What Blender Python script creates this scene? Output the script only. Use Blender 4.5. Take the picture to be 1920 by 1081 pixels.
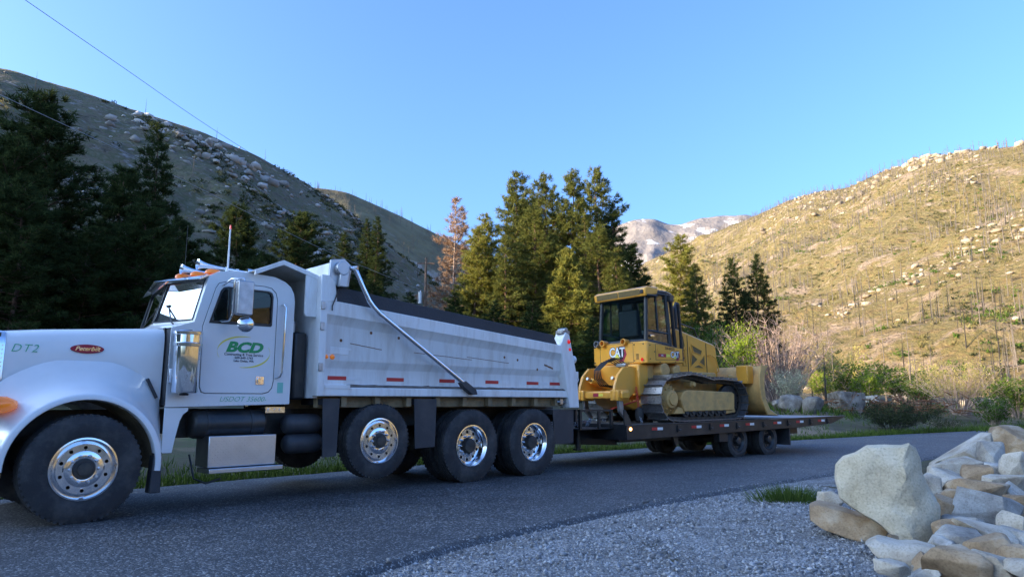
import bpy, bmesh, math, random
import numpy as np
from mathutils import Vector, Matrix, noise as mnoise
R = math.radians
for o in list(bpy.data.objects): bpy.data.objects.remove(o)
scene = bpy.context.scene
col = scene.collection
# ------------------------------------------------------------------ camera
CAMH = 1.2
PITCH = math.atan(212 / 1300)
cam_d = bpy.data.cameras.new('camera'); cam = bpy.data.objects.new('camera', cam_d); col.objects.link(cam)
cam_d.sensor_width = 36; cam_d.lens = 36 * 1300 / 1920; cam_d.clip_end = 20000; cam_d.clip_start = 0.05
cam.location = (0, 0, CAMH); cam.rotation_euler = (math.pi / 2 + PITCH, 0, 0)
scene.camera = cam
# ------------------------------------------------------------------ world, sun, exposure
SUN_AZ, SUN_EL = -105.0, 16.0          # azimuth from +Y towards +X, degrees
w = bpy.data.worlds.new('World'); scene.world = w; w.use_nodes = True
nt = w.node_tree; bg = nt.nodes['Background']
sky = nt.nodes.new('ShaderNodeTexSky'); sky.sky_type = 'NISHITA'; sky.sun_disc = False
sky.sun_elevation = R(SUN_EL); sky.sun_rotation = R(SUN_AZ); sky.altitude = 400
sky.air_density = 1.0; sky.dust_density = 6.0; sky.ozone_density = 1.5
tint = nt.nodes.new('ShaderNodeMixRGB'); tint.blend_type = 'MULTIPLY'; tint.inputs[0].default_value = 1; tint.inputs[2].default_value = (.42, .625, .98, 1)
nt.links.new(sky.outputs[0], tint.inputs[1]); nt.links.new(tint.outputs[0], bg.inputs[0]); bg.inputs[1].default_value = 0.15
sd = bpy.data.lights.new('sun', 'SUN'); sun = bpy.data.objects.new('sun', sd); col.objects.link(sun)
sd.energy = 3.5; sd.angle = R(0.5); sd.color = (1.0, 0.77, 0.47)
sv = Vector((math.sin(R(SUN_AZ)) * math.cos(R(SUN_EL)), math.cos(R(SUN_AZ)) * math.cos(R(SUN_EL)), math.sin(R(SUN_EL))))
sun.rotation_euler = sv.to_track_quat('Z', 'Y').to_euler(); sun.location = (-60, -10, 60)
vs = scene.view_settings
vs.view_transform = 'Standard'; vs.look = 'None'; vs.exposure = 2.05; vs.gamma = 1.0; vs.use_curve_mapping = False
scene.render.engine = 'CYCLES'
try:
    scene.cycles.max_bounces = 6; scene.cycles.transparent_max_bounces = 8
    scene.cycles.caustics_reflective = False; scene.cycles.caustics_refractive = False
except Exception: pass

# ------------------------------------------------------------------ helpers
def fbm(x, y, z=0.0, o=4):
    return mnoise.fractal(Vector((x, y, z)), 1.0, 2.0, o)

def pray(px, py):
    x = px - 960; up = 540.5 - py; f = 1300.0
    return x / f, (f * math.cos(PITCH) - up * math.sin(PITCH)) / f, (f * math.sin(PITCH) + up * math.cos(PITCH)) / f

def at_d(px, py, d):                   # survey helper: point at horizontal distance d along a sight line
    x, y, z = pray(px, py); k = d / math.hypot(x, y)
    return (x * k, y * k, CAMH + z * k)

def at_z(px, py, z0):
    x, y, z = pray(px, py); k = (z0 - CAMH) / z
    return (x * k, y * k, z0)

def link(o, parent=None):
    col.objects.link(o)
    if parent is not None: o.parent = parent
    return o

def tag(o, label=None, cat=None, group=None, kind=None):
    if label: o['label'] = label
    if cat: o['category'] = cat
    if group: o['group'] = group
    if kind: o['kind'] = kind
    return o

def empty(name, loc, rot=(0, 0, 0), label=None, cat=None, group=None):
    o = bpy.data.objects.new(name, None); o.empty_display_size = 0.2
    o.location = loc; o.rotation_euler = rot; col.objects.link(o)
    return tag(o, label, cat, group)

class MB:
    """collects geometry; points are (t, l, z) with l towards the camera side; stored as x=t, y=-l, z"""
    def __init__(s): s.v = []; s.f = []
    def p(s, t, l, z): s.v.append((t, -l, z)); return len(s.v) - 1
    def face(s, pts): s.f.append([s.p(*q) for q in pts]); return s
    def box(s, t0, t1, l0, l1, z0, z1):
        i = len(s.v)
        for t in (t0, t1):
            for l in (l0, l1):
                for z in (z0, z1): s.p(t, l, z)
        for q in ((0,1,3,2),(4,6,7,5),(0,4,5,1),(2,3,7,6),(0,2,6,4),(1,5,7,3)): s.f.append([i + k for k in q])
        return s
    def hexa(s, a):                     # 8 points: bottom 4 loop, top 4 loop
        i = len(s.v)
        for q in a: s.p(*q)
        for q in ((0,3,2,1),(4,5,6,7),(0,1,5,4),(1,2,6,5),(2,3,7,6),(3,0,4,7)): s.f.append([i + k for k in q])
        return s
    def loft(s, loops, closed=True, cap=True):
        n = len(loops[0]); b = []
        for L in loops: b.append([s.p(*q) for q in L])
        for a, c in zip(b, b[1:]):
            for k in range(n if closed else n - 1):
                j = (k + 1) % n; s.f.append([a[k], a[j], c[j], c[k]])
        if cap and closed: s.f.append(b[0][::-1]); s.f.append(b[-1])
        return s
    def prism(s, poly, l0, l1, plane='tz'):
        def m(a, b, c): return (a, c, b) if plane == 'tz' else ((c, a, b) if plane == 'lz' else (a, b, c))
        return s.loft([[m(a, b, l0) for a, b in poly], [m(a, b, l1) for a, b in poly]])
    def cyl(s, p0, p1, r0, r1=None, n=16, cap=True):
        r1 = r0 if r1 is None else r1
        a = Vector(p0); d = (Vector(p1) - a)
        if d.length < 1e-6: return s
        z = d.normalized(); x = z.orthogonal().normalized(); y = z.cross(x)
        L = []
        for q, r in ((a, r0), (Vector(p1), r1)):
            L.append([tuple(q + x * math.cos(2*math.pi*k/n) * r + y * math.sin(2*math.pi*k/n) * r) for k in range(n)])
        return s.loft(L, True, cap)
    def tube(s, path, r, n=8):
        P = [Vector(q) for q in path]; L = []; x = None
        for i, q in enumerate(P):
            d = (P[min(i+1, len(P)-1)] - P[max(i-1, 0)]).normalized()
            x = d.orthogonal().normalized() if x is None else (x - d * x.dot(d)).normalized()
            y = d.cross(x); rr = r[i] if isinstance(r, (list, tuple)) else r
            L.append([tuple(q + x * math.cos(2*math.pi*k/n) * rr + y * math.sin(2*math.pi*k/n) * rr) for k in range(n)])
        return s.loft(L)
    def lathe(s, prof, c, ax, n=32, closed=False):   # prof: (radius, along axis)
        z = Vector(ax).normalized(); x = z.orthogonal().normalized(); y = z.cross(x); c = Vector(c); b = []
        for r, a in prof:
            b.append([s.p(*(c + z * a + (x * math.cos(2*math.pi*k/n) + y * math.sin(2*math.pi*k/n)) * max(r, 1e-4))) for k in range(n)])
        pr = list(zip(b, b[1:])) + ([(b[-1], b[0])] if closed else [])
        for a, d in pr:
            for k in range(n): j = (k+1) % n; s.f.append([a[k], a[j], d[j], d[k]])
        return s
    def plate(s, outer, holes, l0, l1, plane='tz'):   # flat plate with holes, thickness l0..l1
        bm = bmesh.new(); E = []
        for L in [outer] + list(holes):
            vv = [bm.verts.new((a, b, 0)) for a, b in L]
            for k in range(len(vv)): E.append(bm.edges.new((vv[k], vv[(k+1) % len(vv)])))
        bmesh.ops.triangle_fill(bm, edges=E, use_beauty=True)
        def m(a, b, c): return (a, c, b) if plane == 'tz' else ((c, a, b) if plane == 'lz' else (a, b, c))
        bm.verts.index_update(); base = len(s.v); nv = len(bm.verts)
        co = [v.co.copy() for v in bm.verts]
        for c in (l0, l1):
            for q in co: s.p(*m(q.x, q.y, c))
        for f in bm.faces:
            ids = [v.index for v in f.verts]; s.f.append([base + k for k in ids]); s.f.append([base + nv + k for k in ids][::-1])
        o = 0
        for L in [outer] + list(holes):
            n = len(L)
            for k in range(n): a = base + o + k; b = base + o + (k+1) % n; s.f.append([a, b, b + nv, a + nv])
            o += n
        bm.free(); return s
    def mesh(s, name, smooth=35):
        me = bpy.data.meshes.new(name); me.from_pydata(s.v, [], s.f)
        bm = bmesh.new(); bm.from_mesh(me); bmesh.ops.remove_doubles(bm, verts=bm.verts, dist=1e-5)
        bmesh.ops.recalc_face_normals(bm, faces=bm.faces); bm.to_mesh(me); bm.free()
        if smooth:
            me.polygons.foreach_set('use_smooth', [True] * len(me.polygons)); me.set_sharp_from_angle(angle=R(smooth))
        return me
    def build(s, name, m, parent=None, bev=0, smooth=35, seg=2):
        me = s.mesh(name, smooth); me.materials.append(m)
        o = link(bpy.data.objects.new(name, me), parent)
        if bev:
            b = o.modifiers.new('bevel', 'BEVEL'); b.width = bev; b.segments = seg; b.limit_method = 'ANGLE'; b.angle_limit = R(40); b.harden_normals = False
        return o

def rrect(a0, a1, b0, b1, r, n=5):      # rounded rectangle polygon; r may be 4 radii (a0b0, a1b0, a1b1, a0b1)
    rs = r if isinstance(r, (list, tuple)) else [r] * 4; out = []
    for (ca, cb, s0), q in zip(((a0, b0, 180), (a1, b0, 270), (a1, b1, 0), (a0, b1, 90)), rs):
        x = ca + (q if ca == a0 else -q); y = cb + (q if cb == b0 else -q)
        for k in range(n + 1):
            an = R(s0 + 90 * k / n); out.append((x + q * math.cos(an), y + q * math.sin(an)))
    return out

def text_mb(s, size, place, shear=0, offset=0, thick=0.0015, sx=1.0, align='CENTER', spacing=1.0):
    """lettering as mesh; place(u, v, w) maps letter plane to (t, l, z)"""
    cu = bpy.data.curves.new('lettering', 'FONT'); cu.body = s; cu.size = size; cu.shear = shear; cu.offset = offset
    cu.align_x = align; cu.align_y = 'CENTER'; cu.resolution_u = 3; cu.space_character = spacing; cu.extrude = thick
    o = bpy.data.objects.new('lettering', cu); col.objects.link(o)
    dg = bpy.context.evaluated_depsgraph_get(); me = bpy.data.meshes.new_from_object(o.evaluated_get(dg))
    mb = MB()
    for v in me.vertices: mb.p(*place(v.co.x * sx, v.co.y, v.co.z))
    mb.f = [list(p.vertices) for p in me.polygons]
    bpy.data.objects.remove(o); bpy.data.meshes.remove(me); bpy.data.curves.remove(cu)
    return mb

# ------------------------------------------------------------------ materials
MAT = {}
def nodes(name):
    m = bpy.data.materials.new(name); m.use_nodes = True; t = m.node_tree
    return m, t, t.nodes['Principled BSDF'], t.nodes.new, t.links.new
def ramp(t, stops):
    r = t.nodes.new('ShaderNodeValToRGB'); e = r.color_ramp.elements
    while len(e) > 1: e.remove(e[-1])
    e[0].position, e[0].color = stops[0][0], (*stops[0][1], 1)
    for p, c in stops[1:]: x = e.new(p); x.color = (*c, 1)
    return r
def pmat(name, c, rough=.5, metal=0, var=0.0, vs=3.0, bump=0, bs=40, dirt=None, damt=.5, ds=2.5, coat=0, emit=None, es=1, spec=.5, rvar=0, streak=False):
    m, t, b, N, L = nodes(name)
    b.inputs['Roughness'].default_value = rough; b.inputs['Metallic'].default_value = metal
    b.inputs['Coat Weight'].default_value = coat; b.inputs['Coat Roughness'].default_value = .06
    b.inputs['Specular IOR Level'].default_value = spec
    b.inputs['Base Color'].default_value = (*c, 1)
    tc = N('ShaderNodeTexCoord')
    src = None
    if var or dirt or rvar:
        n1 = N('ShaderNodeTexNoise'); n1.inputs['Scale'].default_value = vs; n1.inputs['Detail'].default_value = 6; L(tc.outputs['Object'], n1.inputs['Vector'])
        r = ramp(t, [(.3, tuple(x * (1 - var) for x in c)), (.7, tuple(min(1, x * (1 + var)) for x in c))]); L(n1.outputs[0], r.inputs[0]); src = r.outputs[0]
        if rvar:
            mr = N('ShaderNodeMapRange'); mr.inputs[1].default_value = .3; mr.inputs[2].default_value = .7
            mr.inputs[3].default_value = rough - rvar; mr.inputs[4].default_value = rough + rvar; L(n1.outputs[0], mr.inputs[0]); L(mr.outputs[0], b.inputs['Roughness'])
        if dirt:
            n2 = N('ShaderNodeTexNoise'); n2.inputs['Scale'].default_value = ds; n2.inputs['Detail'].default_value = 9; n2.inputs['Roughness'].default_value = .68
            if streak:
                mp = N('ShaderNodeMapping'); mp.inputs['Scale'].default_value = (2.6, 1, .45); L(tc.outputs['Object'], mp.inputs[0]); L(mp.outputs[0], n2.inputs['Vector'])
            else: L(tc.outputs['Object'], n2.inputs['Vector'])
            r2 = ramp(t, [(.46, (0, 0, 0)), (.72, (damt,) * 3)]); L(n2.outputs[0], r2.inputs[0])
            mx = N('ShaderNodeMixRGB'); L(r2.outputs[0], mx.inputs[0]); L(src, mx.inputs[1]); mx.inputs[2].default_value = (*dirt, 1); src = mx.outputs[0]
        L(src, b.inputs['Base Color'])
    if bump:
        n3 = N('ShaderNodeTexNoise'); n3.inputs['Scale'].default_value = bs; n3.inputs['Detail'].default_value = 5; L(tc.outputs['Object'], n3.inputs['Vector'])
        bp = N('ShaderNodeBump'); bp.inputs['Strength'].default_value = bump; bp.inputs['Distance'].default_value = .02; L(n3.outputs[0], bp.inputs['Height']); L(bp.outputs[0], b.inputs['Normal'])
    if emit:
        b.inputs['Emission Color'].default_value = (*emit, 1); b.inputs['Emission Strength'].default_value = es
    MAT[name] = m; return m

pmat('white_paint', (.84, .84, .83), .32, 0, .03, 1.2, dirt=(.50, .46, .40), damt=.15, ds=1.4, coat=.5)
pmat('bed_paint', (.86, .85, .82), .40, 0, .03, 1.5, dirt=(.40, .31, .22), damt=.42, ds=2.6, coat=.2, streak=True)
pmat('chrome', (.82, .82, .83), .06, 1, .03, 6, rvar=.03)
pmat('polished', (.80, .81, .83), .13, 1, .05, 9, rvar=.05)
pmat('steel', (.42, .43, .45), .36, 1, .2, 12, bump=.1)
pmat('worn_steel', (.30, .31, .33), .42, .9, .3, 9, dirt=(.12, .09, .06), damt=.6, ds=7, bump=.2)
pmat('tread_plate', (.62, .63, .65), .30, 1, .08, 5)
pmat('rubber', (.026, .026, .028), .72, 0, .25, 5, dirt=(.13, .12, .105), damt=.5, ds=4, bump=.15, bs=60)
pmat('black_paint', (.018, .019, .021), .38, 0, .2, 4, dirt=(.10, .085, .065), damt=.45, ds=3)
pmat('black_plastic', (.02, .021, .023), .5)
pmat('flap', (.035, .038, .045), .55, 0, .15, 3, dirt=(.12, .105, .09), damt=.35, ds=3)
pmat('tarp', (.035, .037, .045), .62, 0, .1, 4, bump=.2, bs=30)
pmat('chassis', (.03, .028, .026), .6, 0, .3, 5, dirt=(.15, .12, .085), damt=.6, ds=3)
pmat('dusty_rail', (.30, .22, .12), .8, 0, .3, 6, dirt=(.10, .08, .06), damt=.6, ds=4, bump=.3)
pmat('amber', (.85, .22, .015), .18, 0, coat=.6, emit=(1, .28, .02), es=.05)
pmat('amber_lit', (.9, .4, .1), .2, 0, emit=(1, .45, .12), es=3)
pmat('red_lens', (.55, .015, .012), .2, 0, coat=.5, emit=(.8, .01, .01), es=.15)
pmat('red_tape', (.55, .03, .03), .4); pmat('white_tape', (.78, .78, .76), .4)
pmat('green_ink', (.12, .50, .27), .5); pmat('green_logo', (.015, .33, .10), .4); pmat('yellow_logo', (.88, .76, .10), .4)
pmat('dark_ink', (.05, .06, .08), .5); pmat('emblem_red', (.36, .008, .03), .4); pmat('sticker', (.25, .62, .50), .5)
pmat('rust', (.20, .085, .035), .85, 0, .4, 20, bump=.4)
pmat('grime', (.16, .13, .105), .9, 0, .45, 14, bump=.5, bs=60)
pmat('dozer_yellow', (.86, .385, .045), .34, 0, .05, 2, dirt=(.45, .29, .11), damt=.25, ds=2.5, coat=.25)
pmat('dusty_yellow', (.66, .38, .12), .62, 0, .15, 5, dirt=(.26, .18, .09), damt=.6, ds=4, bump=.1)
pmat('grille_mesh', (.15, .10, .03), .6, 0, .2, 40)
pmat('cat_white', (.85, .85, .85), .4); pmat('cat_red', (.40, .02, .05), .4); pmat('cat_black', (.015, .015, .02), .4)
pmat('seat_cloth', (.03, .032, .036), .85); pmat('cab_trim', (.20, .20, .21), .7)
pmat('red_chain', (.65, .06, .03), .45); pmat('hose', (.012, .012, .013), .45)
pmat('deck_wood', (.10, .085, .07), .8, 0, .3, 4, bump=.3)
pmat('mirror_glass', (.8, .82, .85), .02, 1)
pmat('wood_pole', (.20, .13, .09), .85, 0, .3, 6, bump=.4); pmat('galv', (.5, .52, .54), .4, .8)
pmat('wire', (.10, .10, .11), .5, .3); pmat('bright_wire', (.45, .46, .48), .4, .5)

def glass_mat(name, tint, refl=.12, rough=.01):
    m, t, b, N, L = nodes(name); t.nodes.remove(b); out = t.nodes['Material Output']
    tr = N('ShaderNodeBsdfTransparent'); tr.inputs[0].default_value = (*tint, 1)
    gl = N('ShaderNodeBsdfGlossy'); gl.inputs[0].default_value = (1, 1, 1, 1); gl.inputs[1].default_value = rough
    lw = N('ShaderNodeLayerWeight'); lw.inputs[0].default_value = .5
    pw = N('ShaderNodeMath'); pw.operation = 'POWER'; pw.inputs[1].default_value = 5.0; L(lw.outputs['Facing'], pw.inputs[0])
    fr = N('ShaderNodeMath'); fr.operation = 'MULTIPLY_ADD'; fr.inputs[1].default_value = .95; fr.inputs[2].default_value = .045; L(pw.outputs[0], fr.inputs[0])
    ad = N('ShaderNodeMath'); ad.operation = 'ADD'; ad.inputs[1].default_value = refl; ad.use_clamp = True; L(fr.outputs[0], ad.inputs[0])
    mx = N('ShaderNodeMixShader'); L(ad.outputs[0], mx.inputs[0]); L(tr.outputs[0], mx.inputs[1]); L(gl.outputs[0], mx.inputs[2]); L(mx.outputs[0], out.inputs[0])
    MAT[name] = m
glass_mat('cab_glass', (.42, .62, .66), .0)
glass_mat('windshield_glass', (.30, .36, .34), .62)
glass_mat('dozer_glass', (.55, .68, .70), .0)
glass_mat('sky_tint_glass', (.10, .27, .42), .08)  # side glass: blue sky reflection put into the tint

def foliage_mat(name, c1, c2, trans=.3, rough=.6):
    m, t, b, N, L = nodes(name); t.nodes.remove(b); out = t.nodes['Material Output']
    g = N('ShaderNodeNewGeometry'); r = ramp(t, [(0, c1), (1, c2)]); L(g.outputs['Random Per Island'], r.inputs[0])
    df = N('ShaderNodeBsdfDiffuse'); tl = N('ShaderNodeBsdfTranslucent'); L(r.outputs[0], df.inputs[0]); L(r.outputs[0], tl.inputs[0])
    mx = N('ShaderNodeMixShader'); mx.inputs[0].default_value = trans; L(df.outputs[0], mx.inputs[1]); L(tl.outputs[0], mx.inputs[2]); L(mx.outputs[0], out.inputs[0])
    MAT[name] = m
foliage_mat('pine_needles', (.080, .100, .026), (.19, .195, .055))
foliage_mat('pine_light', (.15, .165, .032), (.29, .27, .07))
foliage_mat('pine_dark', (.030, .048, .018), (.070, .092, .032))  # darker needle copy: shade on unlit pines put into the colour
foliage_mat('dead_needles', (.24, .14, .085), (.44, .31, .21))
foliage_mat('leaf_lime', (.16, .25, .02), (.30, .38, .05), .4)
foliage_mat('leaf_willow', (.32, .29, .09), (.48, .43, .16), .35)
foliage_mat('leaf_green', (.06, .11, .02), (.12, .18, .04), .35)
foliage_mat('leaf_dark', (.030, .042, .018), (.065, .075, .034), .2)
foliage_mat('leaf_pale', (.34, .34, .20), (.55, .52, .36), .3)
foliage_mat('grass_blades', (.045, .080, .016), (.12, .17, .040), .3)
foliage_mat('dry_grass', (.14, .13, .05), (.28, .24, .11), .3)
pmat('bark', (.13, .075, .05), .9, 0, .35, 4, bump=.6, bs=18)
pmat('bare_twig', (.38, .285, .235), .85, 0, .2, 5)
pmat('char_bark', (.035, .030, .028), .9, 0, .4, 4, bump=.5)
pmat('grey_snag', (.15, .125, .105), .85, 0, .3, 4, bump=.4)

def world_mat(name, stops1, s1, stops2=None, s2=1, mask=(.5, .6), ms=.1, bump=.3, bs=2.0, bd=.2, rough=.9, stretch=None):
    """ground cover: two noise-coloured layers mixed by a mask"""
    m, t, b, N, L = nodes(name); b.inputs['Roughness'].default_value = rough; b.inputs['Specular IOR Level'].default_value = .25
    tc = N('ShaderNodeTexCoord'); vec = tc.outputs['Object']
    if stretch:
        mp = N('ShaderNodeMapping'); mp.inputs['Scale'].default_value = stretch; L(vec, mp.inputs[0]); vec = mp.outputs[0]
    def nz(s, d=8, ro=.6):
        n = N('ShaderNodeTexNoise'); n.inputs['Scale'].default_value = s; n.inputs['Detail'].default_value = d; n.inputs['Roughness'].default_value = ro; L(vec, n.inputs['Vector']); return n
    r1 = ramp(t, stops1); L(nz(s1).outputs[0], r1.inputs[0]); src = r1.outputs[0]
    if stops2:
        r2 = ramp(t, stops2); L(nz(s2).outputs[0], r2.inputs[0])
        mk = ramp(t, [(mask[0], (0, 0, 0)), (mask[1], (1, 1, 1))]); L(nz(ms, 10, .65).outputs[0], mk.inputs[0])
        mx = N('ShaderNodeMixRGB'); L(mk.outputs[0], mx.inputs[0]); L(src, mx.inputs[1]); L(r2.outputs[0], mx.inputs[2]); src = mx.outputs[0]
    L(src, b.inputs['Base Color'])
    bp = N('ShaderNodeBump'); bp.inputs['Strength'].default_value = bump; bp.inputs['Distance'].default_value = bd; L(nz(bs, 8, .65).outputs[0], bp.inputs['Height']); L(bp.outputs[0], b.inputs['Normal'])
    MAT[name] = m; return m
world_mat('ground_soil', [(.3, (.05, .042, .028)), (.5, (.085, .075, .04)), (.7, (.07, .09, .03))], .8, [(.3, (.17, .12, .075)), (.7, (.30, .22, .14))], 1.5, (.52, .62), .12, .5, 6, .06)
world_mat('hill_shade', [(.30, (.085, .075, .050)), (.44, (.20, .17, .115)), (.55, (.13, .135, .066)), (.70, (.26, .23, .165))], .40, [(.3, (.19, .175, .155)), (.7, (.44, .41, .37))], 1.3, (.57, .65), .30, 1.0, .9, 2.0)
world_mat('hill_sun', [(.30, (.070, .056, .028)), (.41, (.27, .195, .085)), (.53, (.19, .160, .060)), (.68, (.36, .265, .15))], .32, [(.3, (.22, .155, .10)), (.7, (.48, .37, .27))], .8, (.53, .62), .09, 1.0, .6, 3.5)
world_mat('far_ridge', [(.3, (.10, .085, .05)), (.55, (.17, .15, .08)), (.75, (.22, .19, .12))], .03, [(.3, (.25, .22, .18)), (.7, (.4, .36, .31))], .05, (.58, .66), .02, .8, .1, 4)
world_mat('snow_rock', [(.3, (.20, .175, .165)), (.6, (.29, .255, .235)), (.75, (.34, .30, .28))], .012, [(.3, (.75, .76, .78)), (.7, (.88, .88, .89))], .02, (.54, .61), .0085, .8, .02, 20)

def asphalt():
    m, t, b, N, L = nodes('asphalt'); b.inputs['Roughness'].default_value = .62
    tc = N('ShaderNodeTexCoord'); V = tc.outputs['Object']
    n = N('ShaderNodeTexNoise'); n.inputs['Scale'].default_value = .5; n.inputs['Detail'].default_value = 8; L(V, n.inputs['Vector'])
    r = ramp(t, [(.3, (.062, .062, .064)), (.7, (.098, .096, .095))]); L(n.outputs[0], r.inputs[0])
    v = N('ShaderNodeTexVoronoi'); v.inputs['Scale'].default_value = 70; L(V, v.inputs['Vector'])
    hs = N('ShaderNodeSeparateColor'); L(v.outputs['Color'], hs.inputs[0])
    r2 = ramp(t, [(.45, (.5,) * 3), (.8, (1.15,) * 3), (.96, (3.4, 3.35, 3.2))]); r2.color_ramp.interpolation = 'LINEAR'; L(hs.outputs[0], r2.inputs[0])
    mx = N('ShaderNodeMixRGB'); mx.blend_type = 'MULTIPLY'; mx.inputs[0].default_value = 1; L(r.outputs[0], mx.inputs[1]); L(r2.outputs[0], mx.inputs[2])
    n4 = N('ShaderNodeTexNoise'); n4.inputs['Scale'].default_value = 2.2; n4.inputs['Detail'].default_value = 9; n4.inputs['Roughness'].default_value = .7; L(V, n4.inputs['Vector']); r4 = ramp(t, [(.32, (.74,) * 3), (.5, (1.0,) * 3), (.7, (1.22,) * 3)]); L(n4.outputs[0], r4.inputs[0])
    m4 = N('ShaderNodeMixRGB'); m4.blend_type = 'MULTIPLY'; m4.inputs[0].default_value = 1; L(mx.outputs[0], m4.inputs[1]); L(r4.outputs[0], m4.inputs[2]); L(m4.outputs[0], b.inputs['Base Color'])
    bp = N('ShaderNodeBump'); bp.inputs['Strength'].default_value = .7; bp.inputs['Distance'].default_value = .006; L(v.outputs['Distance'], bp.inputs['Height']); bp.invert = True; L(bp.outputs[0], b.inputs['Normal'])
    MAT['asphalt'] = m
asphalt()
def stone_mat(name, cs, island=False, scale=3.0, bump=.5):
    m, t, b, N, L = nodes(name); b.inputs['Roughness'].default_value = .85; b.inputs['Specular IOR Level'].default_value = .3
    tc = N('ShaderNodeTexCoord'); oi = N('ShaderNodeObjectInfo'); V = tc.outputs['Object']
    ad = N('ShaderNodeVectorMath'); ad.operation = 'ADD'
    cb = N('ShaderNodeCombineXYZ'); ml = N('ShaderNodeMath'); ml.operation = 'MULTIPLY'; ml.inputs[1].default_value = 37.0; L(oi.outputs['Random'], ml.inputs[0]); L(ml.outputs[0], cb.inputs[0]); L(V, ad.inputs[0]); L(cb.outputs[0], ad.inputs[1])
    n = N('ShaderNodeTexNoise'); n.inputs['Scale'].default_value = scale; n.inputs['Detail'].default_value = 9; n.inputs['Roughness'].default_value = .62; L(ad.outputs[0], n.inputs['Vector'])
    r = ramp(t, [(.28, cs[0]), (.5, cs[1]), (.72, cs[2])])
    if island:
        g = N('ShaderNodeNewGeometry'); L(g.outputs['Random Per Island'], r.inputs[0])
        e = r.color_ramp.elements; e[0].position = 0; e[1].position = .5; e[2].position = 1
    else: L(n.outputs[0], r.inputs[0])
    n2 = N('ShaderNodeTexNoise'); n2.inputs['Scale'].default_value = scale * 22; n2.inputs['Detail'].default_value = 4; L(ad.outputs[0], n2.inputs['Vector'])
    r3 = ramp(t, [(.30, (.74,) * 3), (.44, (.97,) * 3), (.68, (1.1,) * 3)]); L(n2.outputs[0], r3.inputs[0])
    mx = N('ShaderNodeMixRGB'); mx.blend_type = 'MULTIPLY'; mx.inputs[0].default_value = 1; L(r.outputs[0], mx.inputs[1]); L(r3.outputs[0], mx.inputs[2]); src = mx.outputs[0]
    if not island:                       # hairline fractures and stained joints
        n5 = N('ShaderNodeTexNoise'); n5.inputs['Scale'].default_value = scale * 1.5; n5.inputs['Detail'].default_value = 5; L(ad.outputs[0], n5.inputs['Vector'])
        ds_ = N('ShaderNodeVectorMath'); ds_.operation = 'MULTIPLY_ADD'; ds_.inputs[1].default_value = (.35, .35, .35); L(n5.outputs['Color'], ds_.inputs[0]); L(ad.outputs[0], ds_.inputs[2])
        v5 = N('ShaderNodeTexVoronoi'); v5.feature = 'DISTANCE_TO_EDGE'; v5.inputs['Scale'].default_value = scale * .9; L(ds_.outputs[0], v5.inputs['Vector'])
        r5 = ramp(t, [(0, (.42, .36, .30)), (.012, (.85, .83, .80)), (.05, (1, 1, 1))]); L(v5.outputs['Distance'], r5.inputs[0])
        m5 = N('ShaderNodeMixRGB'); m5.blend_type = 'MULTIPLY'; m5.inputs[0].default_value = .22; L(src, m5.inputs[1]); L(r5.outputs[0], m5.inputs[2]); src = m5.outputs[0]
    L(src, b.inputs['Base Color'])
    bp = N('ShaderNodeBump'); bp.inputs['Strength'].default_value = bump; bp.inputs['Distance'].default_value = .06; L(n.outputs[0], bp.inputs['Height'])
    b2 = N('ShaderNodeBump'); b2.inputs['Strength'].default_value = bump * .6; b2.inputs['Distance'].default_value = .008; L(n2.outputs[0], b2.inputs['Height']); L(bp.outputs[0], b2.inputs['Normal']); L(b2.outputs[0], b.inputs['Normal'])
    MAT[name] = m
stone_mat('granite_pale', [(.26, .20, .14), (.46, .40, .32), (.58, .53, .46)])
stone_mat('granite_cream', [(.38, .29, .18), (.55, .46, .32), (.62, .54, .41)], scale=2.6, bump=.8)
stone_mat('granite_tan', [(.16, .10, .055), (.34, .235, .14), (.52, .43, .32)])
stone_mat('bank_stone', [(.07, .06, .05), (.19, .165, .14), (.34, .31, .27)])
stone_mat('granite_grey', [(.13, .115, .10), (.34, .31, .27), (.56, .54, .50)])
stone_mat('gravel', [(.12, .12, .12), (.28, .28, .285), (.50, .50, .51)], True, 20)
stone_mat('hill_stone', [(.20, .155, .11), (.30, .245, .185), (.42, .35, .27)], True, 1)
stone_mat('hill_stone_grey', [(.20, .185, .165), (.34, .32, .29), (.50, .48, .45)], True, 1)
# ================================================================== the setting
FAR = [(-60, -44.0), (-34, -18.3), (-5.31, 10.05), (-3.2, 12.3), (1.45, 17.0), (4.2, 19.2), (8.93, 22.4), (14.87, 26.67), (23.1, 31.9), (34, 37.8), (60, 49), (120, 70)]
NEAR = [(-56, -50.0), (-30, -24.2), (-1.25, 5.0), (-.40, 6.35), (1.52, 8.50), (3.83, 10.75), (6.3, 13.0), (9.8, 16.2), (15.4, 20.8), (23.6, 26.2), (35, 32.4), (61, 43.5), (121, 64.5)]
def resample(P, step):
    out = []
    for a, b in zip(P, P[1:]):
        n = max(1, int(math.hypot(b[0]-a[0], b[1]-a[1]) / step))
        for k in range(n): out.append((a[0] + (b[0]-a[0]) * k / n, a[1] + (b[1]-a[1]) * k / n))
    out.append(P[-1]); return np.array(out)
def signed(P, x, y):
    """distance beyond a polyline, positive on its left (away from the camera)"""
    P = np.array(P); a = P[:-1]; d = P[1:] - a; L2 = (d ** 2).sum(1)
    k = np.clip(((x - a[:, 0]) * d[:, 0] + (y - a[:, 1]) * d[:, 1]) / L2, 0, 1)
    q = a + d * k[:, None]; dx = x - q[:, 0]; dy = y - q[:, 1]; D = dx * dx + dy * dy; i = D.argmin()
    s = d[i, 0] * dy[i] - d[i, 1] * dx[i]
    return math.sqrt(D[i]) * (1 if s > 0 else -1)
def sst(a, b, x):
    x = min(1, max(0, (x - a) / (b - a))); return x * x * (3 - 2 * x)
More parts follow.
